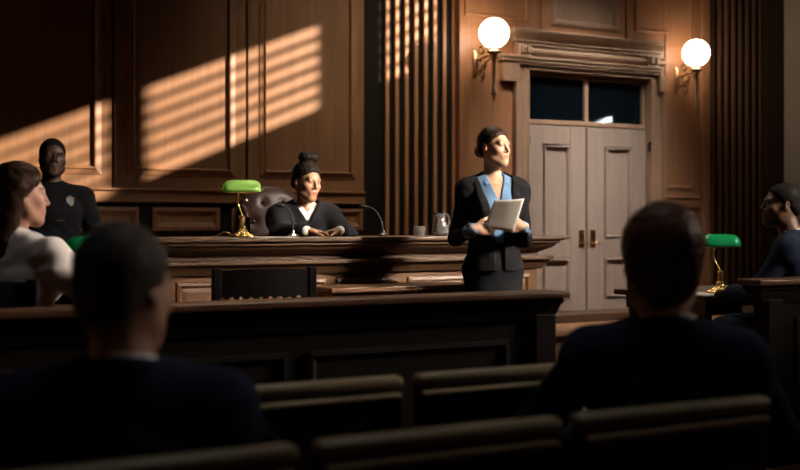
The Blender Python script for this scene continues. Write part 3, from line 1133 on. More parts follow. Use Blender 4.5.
pj = at(242, 236, 6.27)
desk_lamp("bright green banker's lamp glowing on the judge's bench", (pj.x, pj.y, 1.1152), R(-20), M['green'], 13, None, True, 0.92)
pr = atd(720, 293, 6.98)
desk_lamp("deep green banker's lamp on the right counsel table", (pr.x, pr.y, 0.7602), R(-24), M['green2'], 12, None)
pl_ = atd(90, 300, 5.95)
desk_lamp("green banker's lamp half hidden behind the grey-haired man's head", (pl_.x, pl_.y, 0.7602), R(-10), M['green2'], 3, None)

# ---- microphones on the bench
def mic(label, px, Y, tip, bend):
    p = at(px, 235, Y)
    q = at(tip[0], tip[1], Y + bend)
    t = thing('microphone', label, 'microphone', (p.x, p.y, 1.1152), 0, "gooseneck microphones on the judge's bench")
    d = Vector((q.x - p.x, q.y - p.y, q.z - 1.1152))
    bm = BM()
    lathe(bm, [(0, 0), (0.034, 0), (0.035, 0.008), (0.026, 0.016), (0.012, 0.024), (0.009, 0.04), (0, 0.042)], seg=20)
    o = obj('base', bm, M['chrome'] if tip[0] < 350 else M['black_plastic'], t, True, True)
    bm = BM()
    pts = []
    for i in range(13):
        s = i / 12
        pts.append((d.x * s ** 1.9, d.y * s ** 1.6, 0.03 + (d.z - 0.03) * math.sin(s * PI / 2)))
    tube(bm, pts, 0.0048, 8)
    obj('gooseneck', bm, M['black_plastic'], t, True)
    bm = BM()
    e = Vector(pts[-1])
    u = (Vector(pts[-1]) - Vector(pts[-2])).normalized()
    tube(bm, [e - u * 0.004, e, e + u * 0.02, e + u * 0.04, e + u * 0.046], [0.006, 0.011, 0.013, 0.011, 0.004], 12)
    obj('mic_head', bm, M['black_plastic'], t, True)
    return t


mic('gooseneck microphone standing before the seated judge', 293, 6.25, (283, 206), 0.05)
mic("curved gooseneck microphone to the right of the judge's hands", 383, 6.32, (366, 207), 0.1)

# ---- water pitcher and glass
pw = at(440, 235, 6.30)
t = thing('water_pitcher', "clear glass water pitcher on the judge's bench beside the tumbler", 'pitcher', (pw.x, pw.y, 1.1155))
bm = BM()
outer = [(0.046, 0.0), (0.052, 0.004), (0.056, 0.03), (0.052, 0.06), (0.038, 0.10), (0.032, 0.118), (0.034, 0.135), (0.041, 0.152)]
inner = [(0.0385, 0.152), (0.0315, 0.135), (0.0295, 0.118), (0.0355, 0.10), (0.049, 0.06), (0.053, 0.03), (0.049, 0.007), (0.0, 0.006)]
lathe(bm, [(0.0, 0.0)] + outer + inner, seg=32)
for v in bm.verts:
    if v.co.z > 0.14 and v.co.x < -0.025:
        v.co.x -= 0.012
obj('jug', bm, M['glass'], t, True)
bm = BM()
tube(bm, [(0.034, 0, 0.135), (0.055, 0, 0.14), (0.068, 0, 0.12), (0.07, 0, 0.09), (0.063, 0, 0.06), (0.051, 0, 0.05)], [0.005, 0.006, 0.006, 0.006, 0.006, 0.005], 10)
obj('handle', bm, M['glass'], t, True)
bm = BM()
lathe(bm, [(0, 0.0065), (0.0485, 0.0075), (0.0525, 0.03), (0.0497, 0.056), (0.0, 0.056)], seg=32)
obj('water', bm, M['water'], t, True, True)
pw = at(419.5, 235, 6.28)
t = thing('drinking_glass', "short glass tumbler on the judge's bench left of the pitcher", 'glass', (pw.x, pw.y, 1.1155))
bm = BM()
lathe(bm, [(0, 0), (0.034, 0), (0.036, 0.004), (0.040, 0.064), (0.0375, 0.064), (0.0335, 0.010), (0, 0.009)], seg=28)
obj('tumbler', bm, M['glass'], t, True, True)
bm = BM()
lathe(bm, [(0, 0.0095), (0.033, 0.0105), (0.0345, 0.03), (0, 0.03)], seg=28)
obj('water', bm, M['water'], t, True, True)

# ---- papers
def sheet(name, label, corners, mat, lift=0.0012, group=None):
    """a flat sheet lying on a table: centre, size, turn"""
    (x, y, z), (w, h), rz = corners
    bm = box(BM(), (-w / 2, -h / 2, 0), (w / 2, h / 2, lift))
    o = obj(name, bm, mat)
    o.location = (x, y, z)
    o.rotation_euler = (0, 0, rz)
    return tag(o, label, 'paper', group)


pq = at(272, 235, 6.22)
sheet('document', "flat document lying on the judge's bench between lamp and microphone", ((pq.x, pq.y, 1.1156), (0.21, 0.297), R(80)), M['typed'])
p1 = atd(703, 294, 6.55)
sheet('document', 'white document on the right counsel table, left of the lamp', ((4.95, 5.22, 0.7605), (0.21, 0.297), R(10)), M['typed'])
p1 = atd(716, 298, 6.45)
sheet('document', 'white document on the right counsel table, right of the green lamp', ((5.36, 5.2, 0.7605), (0.21, 0.297), R(20)), M['typed'])

# ================================================================== FIGURES: signed-distance modelling + surface nets
class SD:
    def __init__(s, lo, hi, h):
        s.lo = np.array(lo, np.float32)
        s.h = h
        s.n = np.ceil((np.array(hi) - np.array(lo)) / h).astype(int) + 1
        s.d = np.full(s.n, 0.12, np.float32)
        s.ax = [s.lo[i] + h * np.arange(s.n[i], dtype=np.float32) for i in range(3)]

    def sub(s, lo, hi):
        a = np.clip(np.floor((np.array(lo) - s.lo) / s.h).astype(int), 0, s.n)
        b = np.clip(np.ceil((np.array(hi) - s.lo) / s.h).astype(int) + 1, 0, s.n)
        sl = tuple(slice(int(a[i]), int(max(a[i], b[i]))) for i in range(3))
        X = s.ax[0][sl[0]][:, None, None]
        Y = s.ax[1][sl[1]][None, :, None]
        Z = s.ax[2][sl[2]][None, None, :]
        return sl, X, Y, Z

    def put(s, sl, d, k, op):
        c = s.d[sl]
        if c.size == 0:
            return
        if op == 'u':
            if k > 0:
                h = np.maximum(k - np.abs(c - d), 0) / k
                s.d[sl] = np.minimum(c, d) - h * h * k * 0.25
            else:
                s.d[sl] = np.minimum(c, d)
        else:
            d = -d
            if k > 0:
                h = np.maximum(k - np.abs(c - d), 0) / k
                s.d[sl] = np.maximum(c, d) + h * h * k * 0.25
            else:
                s.d[sl] = np.maximum(c, d)

    def cone(s, a, b, ra, rb, k=0.02, op='u'):
        a, b = np.array(a, np.float32), np.array(b, np.float32)
        m = max(ra, rb) + k + 3 * s.h
        sl, X, Y, Z = s.sub(np.minimum(a, b) - m, np.maximum(a, b) + m)
        ab = b - a
        L = max(float(ab @ ab), 1e-9)
        t = np.clip(((X - a[0]) * ab[0] + (Y - a[1]) * ab[1] + (Z - a[2]) * ab[2]) / L, 0, 1)
        d = np.sqrt((X - a[0] - t * ab[0]) ** 2 + (Y - a[1] - t * ab[1]) ** 2 + (Z - a[2] - t * ab[2]) ** 2) - (ra + (rb - ra) * t)
        s.put(sl, d, k, op)

    def econe(s, a, b, ra, rb, k=0.02, Rm=None, op='u'):
        a, b = np.array(a, np.float32), np.array(b, np.float32)
        ra, rb = np.array(ra, np.float32), np.array(rb, np.float32)
        m = float(max(ra.max(), rb.max())) + k + 3 * s.h
        sl, X, Y, Z = s.sub(np.minimum(a, b) - m, np.maximum(a, b) + m)
        ab = b - a
        L = max(float(ab @ ab), 1e-9)
        t = np.clip(((X - a[0]) * ab[0] + (Y - a[1]) * ab[1] + (Z - a[2]) * ab[2]) / L, 0, 1)
        ox, oy, oz = X - a[0] - t * ab[0], Y - a[1] - t * ab[1], Z - a[2] - t * ab[2]
        if Rm is not None:
            ox, oy, oz = (Rm[0, 0] * ox + Rm[1, 0] * oy + Rm[2, 0] * oz, Rm[0, 1] * ox + Rm[1, 1] * oy + Rm[2, 1] * oz, Rm[0, 2] * ox + Rm[1, 2] * oy + Rm[2, 2] * oz)
        rx, ry, rz = (ra[i] + (rb[i] - ra[i]) * t for i in range(3))
        k0 = np.sqrt((ox / rx) ** 2 + (oy / ry) ** 2 + (oz / rz) ** 2)
        k1 = np.sqrt((ox / rx ** 2) ** 2 + (oy / ry ** 2) ** 2 + (oz / rz ** 2) ** 2) + 1e-6
        d = k0 * (k0 - 1) / k1
        d = np.where(k0 < 0.05, -np.minimum(np.minimum(rx, ry), rz), d)
        s.put(sl, d, k, op)

    def ell(s, c, r, k=0.02, Rm=None, op='u'):
        c = np.array(c, float)
        s.econe(c, c + np.array([0, 0, 1e-5]), r, r, k, Rm, op)

    def grid(s):
        return s.ax[0][:, None, None], s.ax[1][None, :, None], s.ax[2][None, None, :]

    def clip(s, fn):
        s.d = np.maximum(s.d, fn(*s.grid())).astype(np.float32)

    def carve(s, fn):
        s.d = np.maximum(s.d, -fn(*s.grid())).astype(np.float32)

    def wrinkle(s, amp, f, ph=0.0, d=(1, 0.6, 0.8)):
        X, Y, Z = s.grid()
        w = np.sin(f * (d[0] * X + d[2] * Z) + 1.7 * np.sin(f * 0.6 * (Y * d[1] - Z) + ph)) * np.sin(f * 0.7 * (X - d[1] * Y) + 1.3 * np.sin(f * 0.5 * Z + ph) + ph)
        s.d = (s.d + amp * w).astype(np.float32)

    def front(s, x, z):
        """y of the frontmost surface at (x, z)"""
        i = int(np.clip(round((x - s.lo[0]) / s.h), 0, s.n[0] - 1))
        k = int(np.clip(round((z - s.lo[2]) / s.h), 0, s.n[2] - 1))
        j = np.nonzero(s.d[i, :, k] < 0)[0]
        return float(s.ax[1][j[0]]) if len(j) else 0.0

    def nets(s):
        d = s.d
        n = d < 0
        c = np.zeros(tuple(x - 1 for x in d.shape), np.int8)
        offs = [(i, j, k) for i in (0, 1) for j in (0, 1) for k in (0, 1)]
        sh = d.shape
        for (i, j, k) in offs:
            c += n[i:sh[0] - 1 + i, j:sh[1] - 1 + j, k:sh[2] - 1 + k]
        m = (c > 0) & (c < 8)
        I = np.argwhere(m)
        v = {o: d[I[:, 0] + o[0], I[:, 1] + o[1], I[:, 2] + o[2]] for o in offs}
        acc = np.zeros((len(I), 3))
        cnt = np.zeros(len(I))
        for o in offs:
            for a in range(3):
                if o[a] == 0:
                    q = list(o)
                    q[a] = 1
                    va, vb = v[o], v[tuple(q)]
                    x = (va < 0) != (vb < 0)
                    t = np.where(x, va / np.where(x, va - vb, 1), 0)
                    p = np.tile(np.array(o, float), (len(I), 1))
                    p[:, a] += t
                    acc += p * x[:, None]
                    cnt += x
        V = (I + acc / cnt[:, None]) * s.h + s.lo
        ids = np.full(m.shape, -1, np.int32)
        ids[m] = np.arange(len(I))
        Q = []
        for a in range(3):
            b, e = (a + 1) % 3, (a + 2) % 3
            sl0 = [slice(1, -1)] * 3
            sl1 = [slice(1, -1)] * 3
            sl0[a] = slice(0, -1)
            sl1[a] = slice(1, None)
            x = n[tuple(sl0)] != n[tuple(sl1)]
            J = np.argwhere(x)
            base = J.copy()
            for q in range(3):
                if q != a:
                    base[:, q] += 1
            inside = n[base[:, 0], base[:, 1], base[:, 2]]

            def cid(db, de):
                c_ = base.copy()
                c_[:, b] += db
                c_[:, e] += de
                return ids[c_[:, 0], c_[:, 1], c_[:, 2]]
            q = np.stack([cid(-1, -1), cid(0, -1), cid(0, 0), cid(-1, 0)], 1)
            q[~inside] = q[~inside][:, ::-1]
            Q.append(q)
        Q = np.concatenate(Q)
        Q = Q[(Q >= 0).all(1)]
        return V, Q


def sd_obj(name, F, mat, parent=None, colfn=None, smooth=1):
    V, Q = F.nets()
    for _ in range(smooth):
        a = np.zeros_like(V)
        k = np.zeros(len(V))
        for i in range(4):
            for j in (1, 3):
                np.add.at(a, Q[:, i], V[Q[:, (i + j) % 4]])
                np.add.at(k, Q[:, i], 1)
        V = 0.5 * V + 0.5 * a / np.maximum(k, 1)[:, None]
    me = bpy.data.meshes.new(name)
    me.vertices.add(len(V))
    me.vertices.foreach_set('co', V.astype(np.float32).ravel())
    me.loops.add(len(Q) * 4)
    me.loops.foreach_set('vertex_index', Q.astype(np.int32).ravel())
    me.polygons.add(len(Q))
    me.polygons.foreach_set('loop_start', np.arange(0, len(Q) * 4, 4, dtype=np.int32))
    me.update(calc_edges=True)
    me.polygons.foreach_set('use_smooth', np.ones(len(Q), bool))
    if colfn is not None:
        at_ = me.color_attributes.new('Col', 'FLOAT_COLOR', 'POINT')
        c = np.ones((len(V), 4), np.float32)
        c[:, :3] = colfn(V)
        at_.data.foreach_set('color', c.ravel())
    me.materials.append(mat)
    me.validate()
    o = bpy.data.objects.new(name, me)
    COL.objects.link(o)
    if parent is not None:
        o.parent = parent
    return o


A = lambda *p: np.array(p, float)


def ik(a, c, l1, l2, pole):
    a, c, pole = A(*a), A(*c), A(*pole)
    d = c - a
    L = np.linalg.norm(d)
    u = d / L
    if L > l1 + l2 - 0.004:
        c = a + u * (l1 + l2 - 0.004)
        L = l1 + l2 - 0.004
    x = (l1 * l1 - l2 * l2 + L * L) / (2 * L)
    h = math.sqrt(max(0, l1 * l1 - x * x))
    p = pole - u * (pole @ u)
    p /= np.linalg.norm(p) + 1e-9
    return a + u * x + p * h, c


def rotm(yaw, pitch=0, roll=0):
    """yaw turns the face towards +x (the figure's left), pitch > 0 looks down, roll tilts the head to +x"""
    return np.array((Matrix.Rotation(yaw, 3, 'Z') @ Matrix.Rotation(pitch, 3, 'X') @ Matrix.Rotation(roll, 3, 'Y')))


def skeleton(h=1.76, seat=None, fem=False, lean=0.0, yaw=0, pitch=0, roll=0, hs=None, width=1.0):
    k = h / 1.76
    S = {'k': k, 'fem': fem}
    S['w'] = (0.90 if fem else 1.0) * width
    S['hs'] = hs or (0.95 if fem else 1.0)
    sw = (0.160 if fem else 0.183) * width
    up = {'pel': A(0, 0, .95), 'waist': A(0, 0, 1.10), 'chest': A(0, -.004, 1.29), 'neckb': A(0, .018, 1.465), 'headc': A(0, -.012, 1.64)}
    for s, q in ((-1, 'R'), (1, 'L')):
        up['sh' + q] = A(s * sw, .015, 1.388)
        up['hip' + q] = A(s * .088, 0, .93)
    z0 = .95 * k
    dz = 0 if seat is None else seat + .10 - z0
    c, sn = math.cos(lean), math.sin(lean)
    for n, p in up.items():
        p = p * A(1, k, k)
        if lean and n not in ('pel', 'hipR', 'hipL'):
            y, z = p[1], p[2] - z0
            p = A(p[0], y * c - z * sn, z0 + y * sn + z * c)
        S[n] = p + A(0, 0, dz)
    for s, q in ((-1, 'R'), (1, 'L')):
        if seat is None:
            S['knee' + q] = A(s * .095, -.02, .50 * k)
            S['ank' + q] = A(s * .10, .02, .085)
        else:
            S['knee' + q] = S['hip' + q] + A(s * .03, -.43 * k, 0.0)
            S['ank' + q] = A(s * .12, -.45 * k, .085)
        S['toe' + q] = S['ank' + q] + A(s * .02, -.15, -.055)
    S['Rh'] = rotm(yaw, pitch, roll)
    return S


def HT(S):
    Rm, c, hs = S['Rh'], S['headc'], S['hs']
    return lambda x, y, z: c + Rm @ (A(x, y, z) * hs)


def set_arms(S, wR, wL, poleR=(-.6, .5, -1), poleL=(.6, .5, -1)):
    k = S['k']
    for q, w_, p in (('R', wR, poleR), ('L', wL, poleL)):
        S['el' + q], S['wr' + q] = ik(S['sh' + q], w_, .29 * k, .255 * k, p)


def head(F, S):
    T, Rm, hs = HT(S), S['Rh'], S['hs']
    fem = S['fem']
    E = lambda c, r, k=.02, op='u', R2=None: F.ell(T(*c), A(*r) * hs, k * hs, Rm if R2 is None else Rm @ R2, op)
    C = lambda a, b, ra, rb, k=.02, op='u': F.cone(T(*a), T(*b), ra * hs, rb * hs, k * hs, op)
    E((0, .014, .036), (.073, .093, .083), .0)
    E((0, -.028, -.018), (.060, .058, .078), .03)
    E((0, .0, -.03), (.062, .06, .055), .03)
    E((0, -.040, -.058), (.044 if fem else .048, .042, .046), .03)
    jw = .040 if fem else .046
    for s in (-1, 1):
        C((s * .056, .0, -.035), (s * jw, -.022, -.072), .016, .016, .03)
        C((s * jw, -.020, -.068), (s * .016, -.066, -.096), .017, .015, .04)
        E((s * .040, -.062, -.022), (.022, .020, .018), .03)
    E((0, -.073, -.098), (.017 if fem else .022, .015, .015), .03)
    # brow, sockets, eyes
    C((-.038, -.076, .026), (.038, -.076, .026), .011, .011, .02)
    for s in (-1, 1):
        E((s * .031, -.098, .006), (.019, .016, .011), .012, 's')
        E((s * .031, -.0755, .007), (.0135, .0125, .0125), .003)
        C((s * .018, -.0835, .0135), (s * .043, -.0800, .0135), .0042, .0040, .004)
        C((s * .020, -.0850, -.0015), (s * .041, -.0815, -.0005), .0034, .0034, .005)
    # nose
    C((0, -.084, .020), (0, -.109, -.026), .0075, .0105, .014)
    for s in (-1, 1):
        E((s * .0125, -.093, -.031), (.0085, .010, .0075), .008)
        E((s * .0075, -.098, -.0385), (.004, .005, .003), .004, 's')
    # mouth
    E((0, -.083, -.058), (.030, .014, .020), .02)
    E((0, -.0945, -.0545), (.0215, .0075, .0050), .005)
    E((0, -.0925, -.0655), (.0195, .0080, .0060), .005)
    C((-.022, -.0955, -.0597), (.022, -.0955, -.0597), .0016, .0016, .004, 's')
    # ears
    for s in (-1, 1):
        R2 = np.array(Matrix.Rotation(s * 0.35, 3, 'Z') @ Matrix.Rotation(-0.15, 3, 'X'))
        E((s * .077, .012, -.002), (.0075, .018, .031), .006, 'u', R2)
        E((s * .0835, .008, .003), (.005, .010, .016), .006, 's', R2)
    # neck
    F.cone(S['neckb'] + A(0, .005, -.04), T(0, .018, -.05), (.050 if fem else .060), (.046 if fem else .057) * hs, .03 * hs)


def hand(F, wr, d, n, s, curl=(20, 30, 20), sc=1.0, thumb=(0.75, 0.35), spread=0.07):
    """d: wrist to fingers, n: out of the palm, s: towards the thumb"""
    d, n, s = A(*d), A(*n), A(*s)
    d /= np.linalg.norm(d)
    n -= d * (n @ d)
    n /= np.linalg.norm(n)
    s -= d * (s @ d) + n * (s @ n)
    s /= np.linalg.norm(s)
    P = lambda a, b, c=0: wr + (d * a + s * b + n * c) * sc
    F.cone(P(-.01, 0), P(.03, 0), .026 * sc, .026 * sc, .015)
    Rm = np.stack([s, n, d], 1)
    F.ell(P(.052, 0), A(.040, .0145, .048) * sc, .012, Rm)
    fl = [(.028, .94), (.010, 1.0), (-.009, .95), (-.027, .76)]
    for i, (o, L) in enumerate(fl):
        p = P(.088 - .004 * abs(i - 1), o, .0)
        F.cone(P(.045, o * .8), p, .0105 * sc, .0100 * sc, .008)
        a = 0.0
        fan = (1.2 - i) * spread
        for seg, cu, r0, r1 in ((.044, curl[0], .0098, .0090), (.027, curl[1], .0090, .0082), (.021, curl[2], .0082, .0070)):
            a += R(cu + i * 3)
            q = p + ((d * math.cos(fan) + s * math.sin(fan)) * math.cos(a) + n * math.sin(a)) * seg * L * sc
            F.cone(p, q, r0 * sc, r1 * sc, .003)
            p = q
    t0, t1 = P(.022, .022, .004), P(.050, .050, .012)
    F.cone(t0, t1, .0165 * sc, .0125 * sc, .014)
    dt = d * math.cos(thumb[0]) + s * math.sin(thumb[0]) * .8 + n * thumb[1]
    dt /= np.linalg.norm(dt)
    t2 = t1 + dt * .034 * sc
    dt2 = dt + d * .35 + n * .25
    dt2 /= np.linalg.norm(dt2)
    F.cone(t1, t2, .0118 * sc, .0105 * sc, .006)
    F.cone(t2, t2 + dt2 * .026 * sc, .0105 * sc, .0080 * sc, .004)


def torso(F, S, e=0.0, k=.04):
    w, kk = S['w'], S['k']
    up = S['neckb'] + (S['chest'] - S['neckb']) * .35
    r = lambda x, y, z: A(x * w + e, y + e, z + e)
    hipw = .172 if S['fem'] else .160
    F.econe(S['pel'] + A(0, .01, -.04), S['waist'], r(hipw, .118, .09), r(.122 if S['fem'] else .138, .098, .08), k)
    F.econe(S['waist'], S['chest'], r(.122 if S['fem'] else .138, .098, .08), r(.152, .112, .10), k)
    F.econe(S['chest'], up, r(.152, .112, .08), r(.125, .082, .06), k)
    if S['fem']:
        for s in (-1, 1):
            F.ell(S['chest'] + A(s * .072 * w, -.078, -.012), A(.062 + e, .058 + e, .062 + e), .03)
    for q in 'RL':
        F.cone(S['neckb'] + A(0, .004, -.022), S['sh' + q] * A(.8, 1, 1) + A(0, 0, .010), .048 + e, .048 + e, k)
        F.cone(S['sh' + q], S['sh' + q] + A(0, 0, -.03), .052 + e, .055 + e, k)


def arm(F, S, q, e0=0.0, e1=0.0, end=1.0, k=.02):
    w_ = S['el' + q] + (S['wr' + q] - S['el' + q]) * end
    r = 0.88 if S['fem'] else 1.0
    F.cone(S['sh' + q], S['el' + q], .052 * r + e0, .041 * r + e0, k)
    F.cone(S['el' + q], w_, .041 * r + e0, .041 * r + e0 + (.026 * r + e1 - .041 * r - e0) * end, k)


def legs(F, S, e=0.0, k=.03, foot=True, upto=1.0):
    for q in 'RL':
        F.cone(S['hip' + q], S['knee' + q], .084 + e, .056 + e * .8, k)
        F.cone(S['knee' + q], S['knee' + q] + (S['ank' + q] - S['knee' + q]) * upto, .055 + e * .8, .036 + e, k)
        if foot:
            F.cone(S['ank' + q], S['toe' + q], .036, .030, .02)


def bounds(S, m=.16):
    P = np.array([v for v in S.values() if isinstance(v, np.ndarray) and v.shape == (3,)])
    lo, hi = P.min(0) - m, P.max(0) + m
    hi[2] += .03
    lo[2] = max(lo[2], -.03)
    return lo, hi


def skin_colour(S, skin, lip, brow, iris=(.03, .018, .01), beard=None):
    c, Rm, hs = S['headc'], S['Rh'], S['hs']
    skin, lip, brow = A(*skin), A(*lip), A(*brow)

    def fn(V):
        p = (V - c) @ Rm / hs
        x, y, z = np.abs(p[:, 0]), p[:, 1], p[:, 2]
        C = np.tile(skin, (len(V), 1))

        def mix(m, col):
            m = np.clip(m, 0, 1)[:, None]
            C[:] = C * (1 - m) + A(*col) * m
        near = (np.abs(p[:, 2]) < .14) & (x < .1)
        # warmer nose, cheeks and ears
        ch = np.exp(-((x - .042) ** 2 + (z + .025) ** 2) / .0006) * (y < -.03)
        mix(.35 * ch * near, skin * A(1.15, .82, .78))
        if beard is not None:
            b = (y < -.02) & (z < -.045) & near & (y - z * .0 < -.02)
            mus = (y < -.07) & (z < -.042) & (x < .034)
            mix(np.where(b & ((z < -.075) | mus), .75, 0) * near, beard)
        dl = np.sqrt((x / .024) ** 2 + ((z + .060) / .0125) ** 2)
        mix(np.clip((1.05 - dl) * 6, 0, 1) * (y < -.08) * near, lip)
        bz = .031 + .006 * np.exp(-((x - .034) / .012) ** 2) - .12 * np.maximum(x - .04, 0)
        mix(np.clip(1.3 - np.abs(z - bz) / .0038, 0, 1) * (x > .012) * (x < .052) * (y < -.055) * .85 * near, brow)
        de = np.sqrt((p[:, 0] - np.sign(p[:, 0]) * .031) ** 2 + ((z - .0065) * 1.15) ** 2)
        eye = np.sqrt(((x - .031) / .0125) ** 2 + ((z - .0065) / .0058) ** 2)
        mix(np.clip((1.05 - eye) * 8, 0, 1) * (y < -.074) * near, A(.33, .30, .28) * (.5 + .9 * skin.max()))
        mix(np.clip((.0060 - de) * 900, 0, 1) * (y < -.078) * (eye < 1.0) * near, iris)
        mix(np.clip((.18 - np.abs(eye - 1.12)) * 7, 0, 1) * (y < -.072) * (z > .006) * near, skin * .25)
        return C
    return fn


def place(o_loc, phi):
    """returns functions from world to the figure's own frame"""
    Mx = Matrix.Translation(o_loc) @ Matrix.Rotation(phi, 4, 'Z')
    inv = Mx.inverted()
    return lambda p: A(*(inv @ Vector(p)))


def cap(F, S, e=.010, back=.0, fr=.076, temple=.0, nape=-.075):
    """close-fitting hair over the skull"""
    T, Rm, hs = HT(S), S['Rh'], S['hs']
    F.ell(T(0, .016, .038), A(.0745 + e, .094 + e, .085 + e) * hs, 0, Rm)
    F.ell(T(0, .045, -.025), A(.060 + e, .052 + e, .058 + e) * hs, .03, Rm)
    c = S['headc']

    def fn(X, Y, Z):
        dx, dy, dz = X - c[0], Y - c[1], Z - c[2]
        x = (Rm[0, 0] * dx + Rm[1, 0] * dy + Rm[2, 0] * dz) / hs
        y = (Rm[0, 1] * dx + Rm[1, 1] * dy + Rm[2, 1] * dz) / hs
        z = (Rm[0, 2] * dx + Rm[1, 2] * dy + Rm[2, 2] * dz) / hs
        y0 = -.022
        zb = np.where(y < y0, temple + (y0 - y) / (.092 + y0) * (fr - temple) - .25 * np.maximum(np.abs(x) - .03, 0) * (y < -.05), temple + (y - y0) / (.085 - y0) * (nape - temple))
        return z - zb
    g = fn(*F.grid())
    F.d = (F.d + (e + .004) * hs * np.clip(1 - g / .038, 0, 1) ** 1.6).astype(np.float32)
    F.d = np.maximum(F.d, (-.012 - g) * .7 * hs).astype(np.float32)
    return F


def suit(S, root, mat, vz, vw, hem, e=.022, h=.006, collar=True, open_w=.0, name='jacket', wr=(.0022, 34), sleeve=.97, lapel=True):
    lo, hi = bounds(S, .17)
    lo[2] = hem - .04
    hi[2] = S['headc'][2]
    F = SD(lo, hi, h)
    torso(F, S, e)
    F.econe(S['waist'], A(S['pel'][0], S['pel'][1], hem), A(.13 * S['w'] + e, .10 + e, .06), A(.175 * S['w'] + e, .125 + e, .06), .04)
    F.clip(lambda X, Y, Z: (hem - Z) + 0 * X + 0 * Y)
    for q in 'RL':
        arm(F, S, q, .015 if not S['fem'] else .009, .014, sleeve)
        F.ell(S['sh' + q] + A(0, 0, .0), A(.056, .06, .052) * (.9 if S['fem'] else 1), .03)
    F.wrinkle(wr[0], wr[1], vz)
    fr = {}
    for z in np.linspace(vz - .3, S['neckb'][2], 24):
        fr[round(float(z), 3)] = F.front(.05, z)
    top = S['neckb'][2]
    # lapels lie on the chest along the opening
    if lapel:
        for s in (-1, 1):
            prev = None
            for t in np.linspace(0, 1, 9):
                z = vz + (top - .035 - vz) * t
                x = s * (open_w + vw * t + .020 * math.sin(PI * min(1, t * 1.05)) + .006)
                y = F.front(x, z) - .004
                p = A(x, y, z)
                if prev is not None:
                    F.econe(prev, p, A(.026, .0065, .014), A(.026, .0065, .014), .002)
                prev = p
    # opening
    nb = S['neckb']
    F.carve(lambda X, Y, Z: np.maximum(Y - (nb[1] - .02) + 0 * Z, np.abs(X) - np.where(Z > vz, open_w + vw * np.clip((Z - vz) / (top - vz), 0, 1.3), open_w + (.16 * np.maximum(vz - .22 - Z, 0)))))
    F.cone(nb + A(0, .0, -.03), nb + A(0, -.012, .14), .058, .075, 0, 's')
    if collar:
        pts = [A(.068 * math.sin(a), .016 + .062 * math.cos(a), -.012 + .022 * math.cos(a) + .01) + nb for a in np.linspace(-2.0, 2.0, 13)]
        for a_, b_ in zip(pts, pts[1:]):
            F.econe(a_, b_, A(.012, .012, .024), A(.012, .012, .024), .006)
    S['F'] = F
    return sd_obj(name, F, mat, root)


def trousers(S, root, mat, h=.007, name='trousers', belt=True):
    lo, hi = bounds(S, .14)
    hi[2] = S['waist'][2] + .06
    F = SD(lo, hi, h)
    w = S['w']
    F.econe(S['pel'] + A(0, .01, -.04), S['waist'], A(.175 * w, .13, .1), A(.146 * w, .108, .08), .04)
    legs(F, S, .018, foot=False, upto=.97)
    F.wrinkle(.002, 30, 1)
    z = S['waist'][2]
    F.clip(lambda X, Y, Z: (Z - z) + 0 * X + 0 * Y)
    return sd_obj(name, F, mat, root)


def shoes(S, root, mat):
    lo, hi = bounds(S, .14)
    hi[2] = .2
    F = SD(lo, hi, .007)
    for q in 'RL':
        F.cone(S['ank' + q] + A(0, .0, .0), S['ank' + q] + A(0, .02, -.035), .045, .046, .01)
        F.econe(S['ank' + q] + A(0, .0, -.04), S['toe' + q] + A(0, -.03, .0), A(.045, .05, .045), A(.042, .05, .032), .02)
    F.clip(lambda X, Y, Z: (0.002 - Z) + 0 * X + 0 * Y)
    return sd_obj('shoes', F, mat, root)


def shirt(S, root, mat, e=.010, h=.005, low=None, collar_r=.068, vneck=None, name='shirt', collar_h=.03, sleeves=None, wr=.0015, spread=0.0):
    lo, hi = bounds(S, .14)
    lo[2] = (S['waist'][2] - .05) if low is None else low
    hi[2] = S['headc'][2]
    F = SD(lo, hi, h)
    torso(F, S, e)
    if sleeves:
        for q in 'RL':
            arm(F, S, q, sleeves[0], sleeves[1], sleeves[2])
    F.wrinkle(wr, 40, 2)
    nb = S['neckb']
    F.cone(nb + A(0, .0, .0), nb + A(0, -.012, .14), .052 if S['fem'] else .058, .07, 0, 's')
    if vneck:
        vz, vw = vneck
        F.carve(lambda X, Y, Z: np.maximum(Y - (nb[1] - .01) + 0 * Z, np.abs(X) - vw * np.clip((Z - vz) / (nb[2] - vz), -.01, 1.4)))
    pts = [A(collar_r * math.sin(a), .004 + (collar_r - .004) * math.cos(a), .010 + .012 * math.cos(a)) + nb for a in np.linspace(-2.75 + spread, 2.75 - spread, 17)]
    for a_, b_ in zip(pts, pts[1:]):
        F.econe(a_, b_, A(.0055, .0055, collar_h), A(.0055, .0055, collar_h), .004)
    for p, s in ((pts[0], -1), (pts[-1], 1)):
        q = p + A(s * .016, -.010, -.042)
        q[1] = F.front(float(q[0]), float(q[2])) - .001
        F.econe(p, q, A(.018, .006, .02), A(.012, .004, .010), .006)
    S['SF'] = F
    lz = lo[2] + .03
    F.clip(lambda X, Y, Z: (lz - Z) + 0 * X + 0 * Y)
    return sd_obj(name, F, mat, root)

# ================================================================== PEOPLE
def cloth(name, c, rough=0.85, bump=.25, sc=300, var=.08, sheen=0.0):
    m = plain(name, c, rough, 0, bump, sc, .04, 0, var)
    m.node_tree.nodes['Principled BSDF'].inputs['Sheen Weight'].default_value = sheen
    return m


